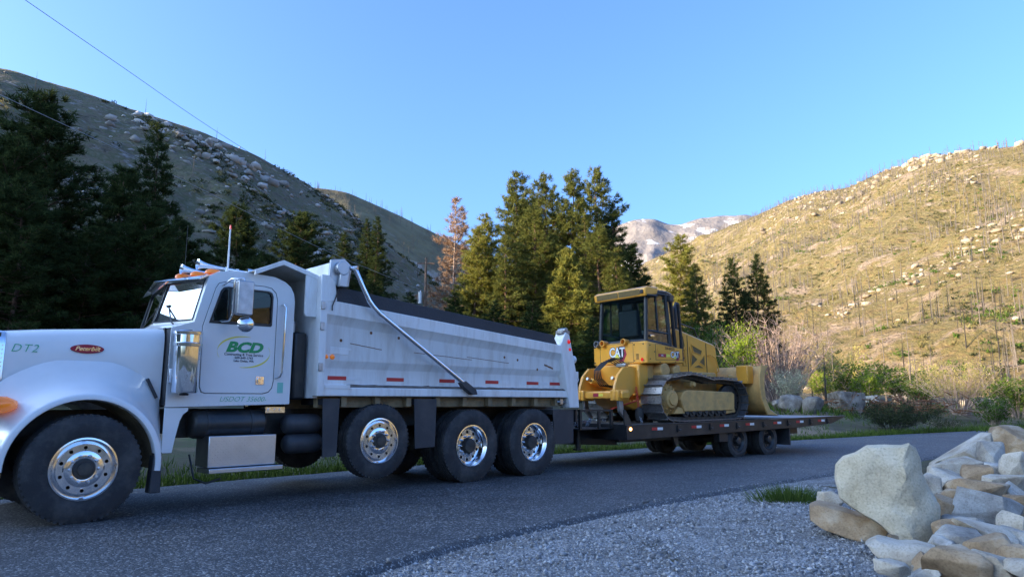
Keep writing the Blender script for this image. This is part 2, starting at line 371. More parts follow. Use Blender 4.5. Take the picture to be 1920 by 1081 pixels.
def ground_z(x, y):
    d = signed(FAR, x, y)
    if d > 0:
        r = sst(4, 14, x)                                    # the bank is steeper on the right
        z = -.035 + (1 - r) * (.05 * max(0, d - .8) + .9 * sst(8, 30, d)) + r * (.75 * sst(.7, 6.5, d) + .028 * max(0, d - 6))
        z += fbm(x * .25, y * .25, 3) * .16 * sst(.6, 5, d) + fbm(x * .04, y * .04, 9) * 1.0 * sst(10, 50, d)
        return z
    e = -signed(NEAR, x, y)
    if e > 0:
        z = -.055 + .035 * sst(.15, .8, e) + fbm(x * 1.1, y * 1.1, 5) * .025 * sst(.1, 1, e)
        z -= .30 * sst(2.6, 5.5, x + .15 * (6 - y)) * sst(.5, 2.5, e)
        return z
    return -.06
def build_ground():
    rad = [0.0, .8, 1.6, 2.4] + [3 * 1.045 ** k for k in range(84)]
    rad += [rad[-1] * 1.25 ** k for k in range(1, 26)]
    ang = list(np.linspace(-46, 46, 231)) + list(np.linspace(48, 312, 89))
    V = []; F = []; na = len(ang)
    for r in rad:
        for a in ang:
            x = r * math.sin(R(a)); y = r * math.cos(R(a)); V.append((x, y, ground_z(x, y) if r < 400 else ground_z(400 * math.sin(R(a)), 400 * math.cos(R(a)))))
    for i in range(len(rad) - 1):
        for k in range(na):
            j = (k + 1) % na; F.append((i*na + k, i*na + j, (i+1)*na + j, (i+1)*na + k))
    me = bpy.data.meshes.new('ground'); me.from_pydata(V, [], F); me.materials.append(MAT['ground_soil'])
    me.polygons.foreach_set('use_smooth', [True] * len(F)); bm = bmesh.new(); bm.from_mesh(me); bmesh.ops.remove_doubles(bm, verts=bm.verts, dist=1e-4); bmesh.ops.recalc_face_normals(bm, faces=bm.faces); bm.to_mesh(me); bm.free()
    tag(link(bpy.data.objects.new('ground', me)), kind='structure')
build_ground()
def build_road():
    a = resample(NEAR, .25); n = len(a); f = resample(FAR, .25); f = f[np.linspace(0, len(f) - 1, n).astype(int)]
    # match the far edge to the near edge by nearest point
    F0 = resample(FAR, .2); V = []; Fc = []
    rnd = random.Random(3)
    for i in range(n):
        k = ((F0 - a[i]) ** 2).sum(1).argmin(); b = F0[k]
        d = (b - a[i]) / np.linalg.norm(b - a[i]); j0 = fbm(a[i][0] * 2.2, a[i][1] * 2.2, 1) * .05; j1 = fbm(b[0] * 2.2, b[1] * 2.2, 2) * .06
        p = a[i] + d * j0; q = b + d * j1
        row = [(p[0] - d[0]*.05, p[1] - d[1]*.05, -.075), (p[0], p[1], -.012)] + [tuple(p + (q - p) * s) + (.018 * (1 - (2*s - 1) ** 2),) for s in (.01, .12, .25, .4, .5, .6, .75, .88, .99)] + [(q[0], q[1], -.012), (q[0] + d[0]*.05, q[1] + d[1]*.05, -.075)]
        V += [(float(c[0]), float(c[1]), float(c[2])) for c in row]
    m = 13
    for i in range(n - 1):
        for k in range(m - 1): Fc.append((i*m + k, i*m + k + 1, (i+1)*m + k + 1, (i+1)*m + k))
    me = bpy.data.meshes.new('road'); me.from_pydata(V, [], Fc); me.materials.append(MAT['asphalt']); me.polygons.foreach_set('use_smooth', [True] * len(Fc))
    tag(link(bpy.data.objects.new('road', me)), kind='structure')
build_road()

# ------------------------------------------------------------------ hills: ridge line + foot line, real distances
class Hill:
    def __init__(s, name, ridge, foot, back, m, nu=220, nv=90, amp=3.0, fs=.02, curve=1.0, seed=0, gully=0, crag=.3):
        rp = s.rs(ridge, nu); fp = s.rs(foot, nu); s.g = np.zeros((nu, nv, 3)); V = []
        for i in range(nu):
            for j in range(nv):
                v = j / (nv - 1)
                p = fp[i] * (1 - v) + rp[i] * v
                h = fp[i][2] + (rp[i][2] - fp[i][2]) * (v ** curve)
                wgt = math.sin(math.pi * min(1, v * 1.02)) ** .6 if v < 1 else 0
                q = fbm(p[0] * fs, p[1] * fs, seed, 6)
                e = fbm(p[0] * fs * 4.3, p[1] * fs * 4.3, seed + 5, 5) * .30 + max(0, fbm(p[0] * fs * 2.1, p[1] * fs * 2.1, seed + 9, 3)) ** 2 * crag
                gl = -abs(fbm(p[0] * fs * .8 + 7, p[1] * fs * .35, seed + 2, 3)) * gully
                s.g[i, j] = (p[0], p[1], h + ((q + gl) * wgt + e * (.25 + .75 * wgt)) * amp)
        G = [[tuple(s.g[i, j]) for j in range(nv)] for i in range(nu)]
        for i in range(nu):
            b = Vector(G[i][-1]); f = Vector(G[i][0]); d = (b - f); d.z = 0; d.normalize()
            for k in (1, 2, 3): G[i].append((b.x + d.x * back * k / 3, b.y + d.y * back * k / 3, b.z * (1 - k / 3) ** 1.3 - 3 * k))
        n2 = nv + 3; V = [p for r in G for p in r]; F = [(i*n2 + j, i*n2 + j + 1, (i+1)*n2 + j + 1, (i+1)*n2 + j) for i in range(nu - 1) for j in range(n2 - 1)]
        me = bpy.data.meshes.new(name); me.from_pydata(V, [], F); me.materials.append(m); me.polygons.foreach_set('use_smooth', [True] * len(F))
        bm = bmesh.new(); bm.from_mesh(me); bmesh.ops.recalc_face_normals(bm, faces=bm.faces); bm.to_mesh(me); bm.free()
        s.o = tag(link(bpy.data.objects.new(name, me)), kind='structure'); s.nu, s.nv = nu, nv
    def rs(s, P, n):
        P = np.array(P, float); d = np.r_[0, np.cumsum(np.linalg.norm(np.diff(P[:, :2], axis=0), axis=1))]; q = np.linspace(0, d[-1], n)
        out = np.stack([np.interp(q, d, P[:, k]) for k in range(3)], 1)
        for _ in range(3): out[1:-1] = (out[:-2] + 2 * out[1:-1] + out[2:]) / 4
        return out
    def pt(s, u, v):
        a = min(s.nu - 1.001, max(0, u * (s.nu - 1))); b = min(s.nv - 1.001, max(0, v * (s.nv - 1))); i, j = int(a), int(b); x, y = a - i, b - j; g = s.g
        return g[i, j] * (1-x) * (1-y) + g[i+1, j] * x * (1-y) + g[i, j+1] * (1-x) * y + g[i+1, j+1] * x * y
    def near(s, x, y):                     # (u, v) of the surface point closest in plan
        D = (s.g[:, :, 0] - x) ** 2 + (s.g[:, :, 1] - y) ** 2; i, j = np.unravel_index(D.argmin(), D.shape); return i / (s.nu - 1), j / (s.nv - 1)
def P(px, py, d): return at_d(px, py, d)
# left hill: its spur runs on behind the camera's left shoulder and shades the road
ridgeL = [(-165, -160, 48), (-158, -60, 55), (-152, -20, 55), (-148, 8, 51), (-145, 25, 49.5), (-140, 55, 46), (-131, 100, 58), P(0, 128, 190), P(100, 155, 194), P(200, 187, 198), P(300, 221, 203), P(400, 257, 208), P(480, 291, 213), P(560, 334, 219), P(615, 370, 224), P(680, 418, 228), P(740, 468, 230), P(800, 520, 228), P(860, 580, 222), P(930, 660, 214), P(1000, 735, 205)]
footL = [(-75, -160, -2), (-70, -60, -2), (-62, -20, -2), (-56, 10, -2), (-50, 30, -2), (-46, 45, -2), (-40, 52, -2), (-36, 56, -2), (-31, 60, -2), (-26, 64, -2), (-21, 68, -2), (-16, 73, -2), (-12, 78, -2), (-8, 84, -2), (-4, 92, -2), (0, 100, -2), (3, 110, -2), (6, 122, -2), (9, 140, -2), (14, 170, -2)]
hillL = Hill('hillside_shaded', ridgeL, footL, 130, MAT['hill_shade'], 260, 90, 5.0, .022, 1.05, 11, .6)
hillM = Hill('hillside_behind', [P(500, 340, 520), P(560, 348, 530), P(600, 353, 540), P(650, 360, 545), P(700, 382, 550), P(760, 410, 555), P(820, 438, 560), P(900, 480, 560), P(1000, 540, 560), P(1150, 640, 560)],
             [P(430, 700, 250), P(520, 700, 250), P(580, 700, 255), P(640, 700, 260), P(700, 700, 265), P(760, 700, 270), P(820, 705, 280), P(900, 710, 300), P(1000, 715, 330), P(1150, 720, 380)], 200, MAT['far_ridge'], 120, 60, 7, .012, 1.0, 23, .5)
ridgeR = [P(1120, 560, 900), P(1210, 492, 860), P(1290, 455, 800), P(1340, 436, 740), P(1400, 412, 680), P(1480, 375, 620), P(1530, 361, 590), P(1590, 352, 560), P(1640, 328, 530), P(1720, 300, 500), P(1800, 286, 475), P(1860, 278, 455), P(1920, 271, 440), P(2050, 250, 415), (330, 210, 128), (352, 120, 122), (356, 20, 88), (345, -80, 52), (318, -180, 42), (260, -270, 50), (170, -330, 72), (60, -350, 80)]
footR = [P(1060, 735, 260), P(1150, 738, 235), P(1230, 740, 200), P(1290, 742, 175), P(1350, 742, 155), P(1420, 743, 138), P(1490, 743, 126), P(1560, 743, 118), P(1620, 743, 112), P(1700, 743, 106), P(1780, 743, 102), P(1860, 742, 100), P(1920, 741, 98), P(2050, 740, 98), (98, 62, -2), (108, 36, -2), (112, 6, -2), (108, -30, -2), (98, -66, -2), (78, -98, -2), (48, -118, -2), (16, -124, -2)]
footR = [(a, b, min(c, -1.0)) for a, b, c in footR]
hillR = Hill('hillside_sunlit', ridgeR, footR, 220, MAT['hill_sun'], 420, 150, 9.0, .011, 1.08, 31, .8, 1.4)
Hill('snowy_mountain', [P(1080, 470, 2700), P(1150, 425, 2700), P(1190, 411, 2700), P(1225, 410, 2720), P(1255, 421, 2740), P(1275, 420, 2760), P(1310, 410, 2800), P(1350, 404, 2850), P(1400, 402, 2900), P(1470, 420, 2950), P(1560, 450, 3000)],
     [P(1060, 700, 1500), P(1130, 700, 1500), P(1180, 700, 1500), P(1220, 700, 1500), P(1250, 700, 1500), P(1280, 700, 1500), P(1310, 700, 1500), P(1350, 700, 1500), P(1400, 700, 1500), P(1470, 700, 1500), P(1560, 700, 1500)], 700, MAT['snow_rock'], 120, 60, 55, .0022, 1.15, 44, .8)
# ================================================================== vegetation
def np_mesh(name, V, F, mats, midx=None, smooth=False):
    """fast mesh from numpy arrays of triangles"""
    V = np.asarray(V, np.float32).reshape(-1, 3); F = np.asarray(F, np.int32).reshape(-1, 3)
    me = bpy.data.meshes.new(name); me.vertices.add(len(V)); me.vertices.foreach_set('co', V.ravel())
    me.loops.add(F.size); me.loops.foreach_set('vertex_index', F.ravel()); me.polygons.add(len(F))
    me.polygons.foreach_set('loop_start', np.arange(0, F.size, 3, dtype=np.int32)); me.polygons.foreach_set('loop_total', np.full(len(F), 3, np.int32))
    for m in mats: me.materials.append(m)
    if midx is not None: me.polygons.foreach_set('material_index', np.asarray(midx, np.int32))
    if smooth: me.polygons.foreach_set('use_smooth', [True] * len(F))
    me.update(calc_edges=True); me.validate(); return me
def blades(P, D, L, W, rng, jit=.5):
    """one thin triangle per row: base P, direction D, length L, width W"""
    n = len(P); d = D + rng.normal(0, jit, (n, 3)); d /= np.linalg.norm(d, axis=1)[:, None] + 1e-9
    s = np.cross(d, rng.normal(0, 1, (n, 3))); s /= np.linalg.norm(s, axis=1)[:, None] + 1e-9
    L = np.broadcast_to(L, n)[:, None]; W = np.broadcast_to(W, n)[:, None]
    V = np.stack([P - s * W * .5, P + s * W * .5, P + d * L], 1).reshape(-1, 3)
    return V, np.arange(3 * n).reshape(-1, 3)
def limb_tris(a, b, ra, rb, n=5):
    a = np.array(a, float); b = np.array(b, float); z = b - a; z /= np.linalg.norm(z) + 1e-9
    x = np.cross(z, [0.3, .5, .81]); x /= np.linalg.norm(x) + 1e-9; y = np.cross(z, x); V = []; F = []
    for q, r in ((a, ra), (b, rb)):
        for k in range(n): t = 2 * math.pi * k / n; V.append(q + (x * math.cos(t) + y * math.sin(t)) * r)
    for k in range(n): j = (k + 1) % n; F += [(k, j, n + j), (k, n + j, n + k)]
    return V, F
class Tris:
    def __init__(s): s.V = []; s.F = []; s.n = 0
    def add(s, V, F):
        V = np.asarray(V, float).reshape(-1, 3); s.V.append(V); s.F.append(np.asarray(F, int).reshape(-1, 3) + s.n); s.n += len(V)
    def mesh(s, name, m, smooth=False): return np_mesh(name, np.concatenate(s.V), np.concatenate(s.F), [m], smooth=smooth)
def pine(seed, H=18., base=.18, rad=3.2, nb=110, shape='pine', needles='pine_needles', dens=1.0, tuft=.36, bark='bark', droop=0.0, blade=.062):
    """trunk + limbs mesh and a crown mesh of needle tufts; unit placed at origin"""
    rng = np.random.default_rng(seed); T = Tris(); C = Tris()
    lean = rng.normal(0, .012, 2); zs = np.linspace(0, H, 9); pts = [np.array([lean[0] * z + .10 * math.sin(z * .5 + seed), lean[1] * z + .1 * math.cos(z * .43 + seed), z]) for z in zs]
    r0 = H * .0135
    for i in range(8): T.add(*limb_tris(pts[i], pts[i+1], r0 * (1 - i / 8.3), r0 * (1 - (i + 1) / 8.3), 8))
    def trunk(z): k = min(7, int(z / H * 8)); f = z / H * 8 - k; return pts[k] * (1 - f) + pts[k+1] * f
    PB = []; DB = []
    lop = rng.uniform(0, 6.28); 
    for b in range(nb):
        f = base + (1 - base) * (b + rng.uniform(0, 1)) / nb; z = f * H * .985; c = (f - base) / (1 - base)
        if shape == 'pine': env = (min(1, c / .22) ** .7) * (1 - c) ** .68 + .045
        else: env = (1 - c) ** .85 * (min(1, c / .08) ** .5) + .04
        az = b * 2.4 + rng.normal(0, .5); L = rad * env * rng.uniform(.62, 1.12) * (1 + .16 * math.sin(az - lop) + .12 * math.sin(3 * az + seed))
        up = (.55 * c - .08 + rng.normal(0, .12)) if shape == 'pine' else (.25 * c - .22 + rng.normal(0, .08)); up -= droop
        p0 = trunk(z); d = np.array([math.cos(az), math.sin(az), up]); d /= np.linalg.norm(d); side = np.cross(d, [0, 0, 1.]); side /= np.linalg.norm(side)
        tip = p0 + d * L + np.array([0, 0, .10 * L]) ; mid = p0 + d * L * .5
        rb = max(.012, .018 * L * .6 + .008)
        T.add(*limb_tris(p0, mid, rb, rb * .7, 4)); T.add(*limb_tris(mid, tip, rb * .7, rb * .25, 4))
        nt_ = max(2, int(L * 5.6 * dens))
        for k in range(nt_):
            s = .22 + .78 * (k + rng.uniform(0, 1)) / nt_; q = p0 + (mid - p0) * min(1, s * 2) + (tip - mid) * max(0, s * 2 - 1)
            w = .36 * L * (1.12 - s) * rng.uniform(-1, 1); tp = q + side * w + np.array([0, 0, rng.normal(.03, .07)])
            T.add(*limb_tris(q, tp, .010, .005, 3))
            for _ in range(1 if rng.uniform() < .55 else 2):
                PB.append(tp + rng.normal(0, .09, 3)); DB.append(d * .55 + side * (.5 * np.sign(w)) + np.array([0, 0, .38]))
    PB = np.array(PB); DB = np.array(DB); K = 15
    P2 = np.repeat(PB, K, 0) + rng.normal(0, .07, (len(PB) * K, 3)); D2 = np.repeat(DB, K, 0)
    C.add(*blades(P2, D2, rng.uniform(.6, 1.15, len(P2)) * tuft, blade, rng, .62))
    return T.mesh('trunk', MAT[bark]), C.mesh('crown', MAT[needles])
def bush(seed, H=2.5, W=2.0, stems=26, leaves=2600, leaf='leaf_green', bark='bare_twig', lsize=.11, twig=True, upright=.8, wob=.25):
    """multi-stem shrub: arching twigs plus leaf-sized faces"""
    rng = np.random.default_rng(seed); T = Tris(); C = Tris(); tips = []
    for i in range(stems):
        az = rng.uniform(0, 6.28); sp = rng.uniform(.08, 1) ** .7; h = H * rng.uniform(.6, 1.0) * (1 - .25 * sp); q = np.array([math.cos(az), math.sin(az), 0]) * W * .08
        P_ = [q]
        for k in range(1, 5):
            f = k / 4; P_.append(q + np.array([math.cos(az), math.sin(az), 0]) * W * .5 * sp * f ** (1 + upright * .6) + np.array([0, 0, h * f]) + rng.normal(0, wob * .12 * H * .2, 3))
        for k in range(4): T.add(*limb_tris(P_[k], P_[k+1], H * .008 * (1.15 - k / 4), H * .008 * (1.15 - (k + 1) / 4) + .002, 4))
        for k in range(2, 5):
            for _ in range(3 if twig else 1):
                e = P_[k] + np.array([rng.normal(0, .16), rng.normal(0, .16), rng.uniform(.05, .3)]) * H * .45
                T.add(*limb_tris(P_[k], e, H * .0035 + .002, .0025, 3)); tips.append((P_[k], e))
                if twig:
                    for _ in range(2): e2 = e + np.array([rng.normal(0, .10), rng.normal(0, .10), rng.uniform(.02, .18)]) * H * .4; T.add(*limb_tris(e, e2, .004, .002, 3)); tips.append((e, e2))
    me = T.mesh('stems', MAT[bark]); cr = None
    if leaves:
        i = rng.integers(0, len(tips), leaves); f = rng.uniform(0, 1.05, leaves)[:, None]; A = np.array([t[0] for t in tips])[i]; B = np.array([t[1] for t in tips])[i]
        C.add(*blades(A * (1 - f) + B * f + rng.normal(0, .035 * H, (leaves, 3)), np.tile([0, 0, .6], (leaves, 1)), rng.uniform(.7, 1.3, leaves) * lsize, lsize * .55, rng, .9)); cr = C.mesh('foliage', MAT[leaf])
    return me, cr
def plant(name, meshes, loc, rz, sc, label, cat, group=None, parts=('trunk', 'crown')):
    e = empty(name, loc, (0, 0, rz), label, cat, group); e.scale = sc if isinstance(sc, tuple) else (sc, sc, sc)
    for n, me in zip(parts, meshes):
        if me is not None: link(bpy.data.objects.new(n, me), e)
    return e
def surf(x, y):
    z = ground_z(x, y)
    for h in (hillL, hillR):
        u, v = h.near(x, y); q = h.pt(u, v)
        if math.hypot(q[0] - x, q[1] - y) < 4: z = max(z, q[2])
    return z
def plant_at(name, meshes, H, px, top_y, d, label, cat, group=None, rz=0, wide=1.0, parts=('trunk', 'crown')):
    """stand a plant of unit height H so that its tip is as tall as sighted"""
    q = at_d(px, top_y, d); z = surf(q[0], q[1]); s = max(.1, (q[2] - z) / H)
    return plant(name, meshes, (q[0], q[1], z - .05), rz, (s * wide, s * wide, s), label, cat, group, parts)
PA = pine(1, 18, .12, 4.7, 130, 'pine', 'pine_needles'); PB_ = pine(2, 18, .13, 4.4, 135, 'pine', 'pine_needles', 1.1); PC = pine(3, 18, .10, 4.2, 135, 'pine', 'pine_light', 1.1)
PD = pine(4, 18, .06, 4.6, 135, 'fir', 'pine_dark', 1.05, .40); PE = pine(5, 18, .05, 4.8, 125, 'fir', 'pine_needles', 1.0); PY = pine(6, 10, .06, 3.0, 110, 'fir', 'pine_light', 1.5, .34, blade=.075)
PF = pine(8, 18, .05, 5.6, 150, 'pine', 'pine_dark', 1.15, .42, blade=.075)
PX = pine(7, 17, .15, 3.6, 110, 'pine', 'dead_needles', .85, .34, 'bare_twig', .05, .045)
gl = 'shaded pines behind the truck'; gc = 'pines in the central stand'; gr = 'pines beside the sunlit hill'
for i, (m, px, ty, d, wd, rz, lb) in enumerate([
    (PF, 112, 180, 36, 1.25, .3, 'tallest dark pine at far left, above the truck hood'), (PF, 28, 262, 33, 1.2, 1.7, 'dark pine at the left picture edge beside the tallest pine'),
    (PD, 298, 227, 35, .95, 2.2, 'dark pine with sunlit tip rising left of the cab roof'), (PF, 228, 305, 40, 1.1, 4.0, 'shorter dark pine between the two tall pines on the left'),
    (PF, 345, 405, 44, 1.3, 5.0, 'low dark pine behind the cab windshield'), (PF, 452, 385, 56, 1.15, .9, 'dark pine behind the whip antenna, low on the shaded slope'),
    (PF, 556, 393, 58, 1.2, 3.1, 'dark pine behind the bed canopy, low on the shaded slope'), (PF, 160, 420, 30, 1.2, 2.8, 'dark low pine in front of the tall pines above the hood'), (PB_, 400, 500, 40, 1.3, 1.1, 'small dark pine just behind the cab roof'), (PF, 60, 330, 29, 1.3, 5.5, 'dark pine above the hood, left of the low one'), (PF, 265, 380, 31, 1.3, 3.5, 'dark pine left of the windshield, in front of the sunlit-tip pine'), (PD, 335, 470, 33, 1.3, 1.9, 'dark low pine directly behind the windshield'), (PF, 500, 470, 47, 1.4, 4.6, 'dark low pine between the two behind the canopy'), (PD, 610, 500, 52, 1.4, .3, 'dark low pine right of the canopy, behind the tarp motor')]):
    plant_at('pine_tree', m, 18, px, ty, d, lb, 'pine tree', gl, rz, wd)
for i, (m, px, ty, d, wd, rz, lb) in enumerate([
    (PB_, 966, 322, 62, 1.0, .5, 'tall sunlit pine at the left of the central stand, with see-through crown'), (PA, 1026, 324, 66, .95, 1.4, 'tall narrow pine second from left in the central stand'),
    (PB_, 1074, 316, 63, .95, 2.9, 'tall pine in the middle of the central stand'), (PA, 1112, 312, 67, .95, 4.4, 'tallest pine at the right of the central stand'),
    (PD, 1152, 375, 64, 1.15, .2, 'dark pine on the right shoulder of the central stand'), (PD, 1180, 455, 60, 1.5, 3.6, 'dark low-spreading pine at the right edge of the central stand'),
    (PC, 915, 404, 58, 1.1, 5.2, 'yellow-green pine at the left edge of the central stand'), (PC, 885, 424, 56, 1.25, .8, 'smaller yellow-green pine beside the orange dead pine'),
    (PB_, 1005, 385, 57, 1.1, 3.9, 'bushy sunlit pine low in the middle of the central stand'), (PA, 1125, 420, 56, 1.3, 2.4, 'bushy dark pine above the bulldozer cab'), (PE, 945, 440, 54, 1.2, 1.2, 'bushy pine low at the left of the central stand'), (PB_, 1045, 400, 69, 1.2, 5.6, 'pine half hidden in the middle of the central stand'), (PE, 1095, 395, 60, 1.1, 3.3, 'broad pine behind the bright young pine'), (PA, 992, 350, 70, 1.1, .1, 'slender pine half hidden behind the two leftmost tall pines'), (PE, 1150, 470, 54, 1.2, 2.2, 'broad dark pine low at the right of the central stand')]):
    plant_at('pine_tree', m, 18, px, ty, d, lb, 'pine tree', gc, rz, wd)
plant_at('dead_pine', PX, 17, 855, 366, 60, 'orange dead pine left of the central stand of pines', 'pine tree', None, .7, 1.05)
plant_at('young_pine', PY, 10, 1065, 462, 46, 'bright young pine standing in front of the central stand', 'pine tree', None, .4, 1.0)
for i, (px, ty, d, wd, rz, lb) in enumerate([(700, 520, 50, 1.6, 1, 'dark fir low behind the front of the dump bed'), (770, 545, 47, 1.7, 2, 'dark fir behind the dump bed beside the utility pole'), (850, 545, 45, 1.7, 3, 'dark fir below the orange dead pine'), (925, 560, 43, 1.8, 4, 'dark fir behind the middle of the dump bed'), (1000, 560, 42, 1.8, 5, 'dark fir left of the bright young pine'), (1115, 590, 41, 1.7, 6, 'dark fir right behind the bulldozer cab roof'), (1060, 610, 40, 1.6, .4, 'dark fir below the bright young pine'), (640, 590, 46, 1.5, 2.6, 'dark fir behind the tarp arm of the bed')]):
    plant_at('fir_tree', PD, 18, px, ty, d, lb, 'fir tree', 'dark firs behind the dump bed', rz, wd)
for i, (m, px, ty, d, wd, rz, lb) in enumerate([(PC, 1262, 438, 82, 1.25, 1.1, 'broad sunlit pine behind the bulldozer cab'), (PE, 1300, 490, 76, 1.1, 2.7, 'sunlit pine low behind the bulldozer hood'), (PD, 1374, 480, 66, 1.1, .6, 'left one of two dark pines right of the bulldozer'), (PD, 1414, 473, 70, 1.1, 3.3, 'right one of two dark pines right of the bulldozer')]):
    plant_at('pine_tree', m, 18, px, ty, d, lb, 'pine tree', gr, rz, wd)
for i, (px, ty, d, wd, lb) in enumerate([(648, 432, 120, 1.3, 'small lone pine on the shaded hillside, leftmost of three'), (690, 408, 130, .9, 'slim pine on the shaded hillside, middle of three'), (708, 404, 128, 1.0, 'slim pine on the shaded hillside, rightmost of three'), (704, 474, 112, 1.1, 'short pine below the slim pair on the shaded hillside')]):
    plant_at('pine_tree', PD, 18, px, ty, d, lb, 'pine tree', 'pines on the shaded hillside', i * 1.3, wd)
# shrubs and small trees right of the bulldozer
SP = ('stems', 'foliage')
plant_at('leafy_sapling', bush(21, 6, 1.6, 14, 3000, 'leaf_lime', 'grey_snag', .17, True, 1.0), 6, 1389, 612, 45, 'lime green leafy sapling right of the bulldozer', 'sapling', None, 0, 1.0, SP)
plant_at('bare_tree', bush(22, 6, 6.5, 110, 0, 'leaf_green', 'bare_twig', .1, True, .15, .6), 7.2, 1450, 552, 48, 'leafless pinkish tree with fanned twigs right of the bulldozer', 'tree', None, 0, .95, SP)
plant_at('pale_bush', bush(23, 2.6, 2.2, 30, 2600, 'leaf_pale', 'bare_twig', .11), 3, 1481, 682, 40, 'pale flowering bush just beyond the bulldozer blade', 'bush', None, 0, 1.0, SP)
plant_at('willow_bush', bush(24, 5, 6, 60, 4200, 'leaf_willow', 'bare_twig', .12, True, .6), 5.6, 1790, 656, 44, 'large yellow-green willow bush on sunlit ground at right', 'bush', None, 0, 1.05, SP)
plant_at('roadside_bush', bush(25, 1.8, 4.0, 60, 5200, 'leaf_dark', 'char_bark', .10), 2.1, 1665, 742, 32.5, 'dark low bush on the bank beyond the trailer tail', 'bush', None, 0, 1.15, SP)
plant_at('roadside_bush', bush(26, 1.3, 3.2, 50, 2600, 'leaf_dark', 'bare_twig', .09), 1.5, 1770, 778, 36, 'low twiggy bush at the road edge right of the dark bush', 'bush', None, 0, 1.1, SP)
plant_at('broom_shrub', bush(27, 1.6, 1.6, 40, 1800, 'leaf_green', 'bare_twig', .12, True, .9), 1.9, 1858, 728, 40, 'upright green shrub on the bank near the right edge', 'shrub', None, 0, 1.0, SP)
bg_ = [bush(30 + k, 3, 2.8, 30, 2600, lf, 'bare_twig', .16) for k, lf in enumerate(('leaf_green', 'leaf_lime', 'leaf_willow'))]
for i, (k, px, ty, d, wd, lb) in enumerate([(0, 1612, 660, 52, 1.2, 'green shrub left of the charred snag thicket'), (1, 1625, 690, 50, 1.0, 'bright green shrub behind the bank boulders'), (0, 1690, 672, 56, 1.3, 'green shrub between pale snags'), (2, 1730, 668, 58, .8, 'yellow-green shrub left of the willow bush'), (0, 1900, 690, 48, 1.3, 'green shrub at the right picture edge'), (1, 1540, 690, 58, 1.1, 'green shrub behind the pale flowering bush'), (2, 1580, 640, 64, .9, 'yellowish slender shrub beside the charred snag'), (0, 1330, 575, 60, .6, 'green shrub behind the bulldozer exhaust'), (0, 1312, 625, 52, .7, 'bright green shrub behind the bulldozer hood'), (0, 1720, 700, 47, 1.1, 'low green shrub beside the brown brush pile')]):
    plant_at('shrub', bg_[k], 3.4, px, ty, d, lb, 'shrub', 'shrubs below the sunlit hill', i, wd, SP)
# ---- snags: burnt trunks
def snag(seed, H=8, r=.11, limbs=14, drop=-.25, lim=1.0, bark='char_bark'):
    rng = np.random.default_rng(seed); T = Tris(); p = np.zeros(3); dr = np.array([rng.normal(0, .02), rng.normal(0, .02), 1.]); n = 6
    pts = [p + dr * H * k / n + np.array([*rng.normal(0, .025, 2), 0]) for k in range(n + 1)]
    for k in range(n): T.add(*limb_tris(pts[k], pts[k+1], r * (1 - k / (n + .6)), r * (1 - (k + 1) / (n + .6)), 6))
    for k in range(limbs):
        f = rng.uniform(.2, .97); a = rng.uniform(0, 6.28); q = np.array(pts[int(f * n)]) + dr * (f * n % 1) * H / n; L = lim * H * .14 * (1.1 - f) * rng.uniform(.5, 1.2); e = q + np.array([math.cos(a) * L, math.sin(a) * L, L * (drop + rng.normal(0, .15))])
        T.add(*limb_tris(q, e, r * .22, r * .08, 3))
        if lim > 1: T.add(*limb_tris(e, e + np.array([math.cos(a) * L * .5, math.sin(a) * L * .5, -L * .35]), r * .1, r * .04, 3))
    return T.mesh('snag', MAT[bark])
SN = [snag(50 + k, 8, .10, 10 + 3 * k, -.1, .9, ('char_bark', 'grey_snag')[k % 2]) for k in range(4)]
def put_snag(me, loc, h, label, group, rz=0, cat='snag', th=1.0):
    o = link(bpy.data.objects.new('burnt_snag', me)); o.location = loc; o.rotation_euler = (0, 0, rz); o.scale = (h / 8 * th, h / 8 * th, h / 8); return tag(o, label, cat, group)
big = snag(60, 8, .15, 26, -.5, 2.2)
for me, px, ty, d, th, lb in [(big, 1541, 640, 42, 1.0, 'black charred snag with drooping limbs beyond the bulldozer blade'), (SN[1], 1697, 596, 50, 1.2, 'pale bare snag, left of a leaning pair near the brush pile'), (SN[3], 1713, 640, 51, 1.2, 'pale bare snag, right of a leaning pair near the brush pile'), (SN[1], 1555, 610, 60, .9, 'slim pale snag right behind the charred snag'), (SN[2], 1864, 585, 62, 1.3, 'dark snag standing above the willow bush'), (SN[1], 1648, 585, 62, .8, 'slim pale snag on the slope above the green shrubs'), (SN[0], 1515, 630, 62, 1.0, 'dark snag in shadow left of the charred snag'), (SN[2], 1690, 610, 66, 1.0, 'dark snag behind the pale pair')]:
    q = at_d(px, ty, d); z = surf(q[0], q[1]); put_snag(me, (q[0], q[1], z - .1), q[2] - z, lb, None, px, 'snag', th)
rng = random.Random(5)
def in_view(p, m=60):
    f = p[1] * math.cos(PITCH) + (p[2] - CAMH) * math.sin(PITCH)
    if f < 1: return False
    x = 960 + 1300 * p[0] / f; return -m < x < 1920 + m
def scatter(hill, n, fn, vmin=.0, vmax=1.0, dens=None):
    out = []; tries = 0
    while len(out) < n and tries < n * 30:
        tries += 1; u, v = rng.random(), rng.uniform(vmin, vmax); p = hill.pt(u, v)
        if not in_view(p): continue
        if dens and rng.random() > dens(p, v): continue
        out.append(p)
    return out
clump = lambda p, v: .12 + .88 * sst(-.05, .35, fbm(p[0] * .02, p[1] * .02, 77)) + (.6 if v > .93 else 0)
pts = scatter(hillR, 2900, None, .02, 1.0, clump); pts.sort(key=lambda p: math.hypot(p[0], p[1]))
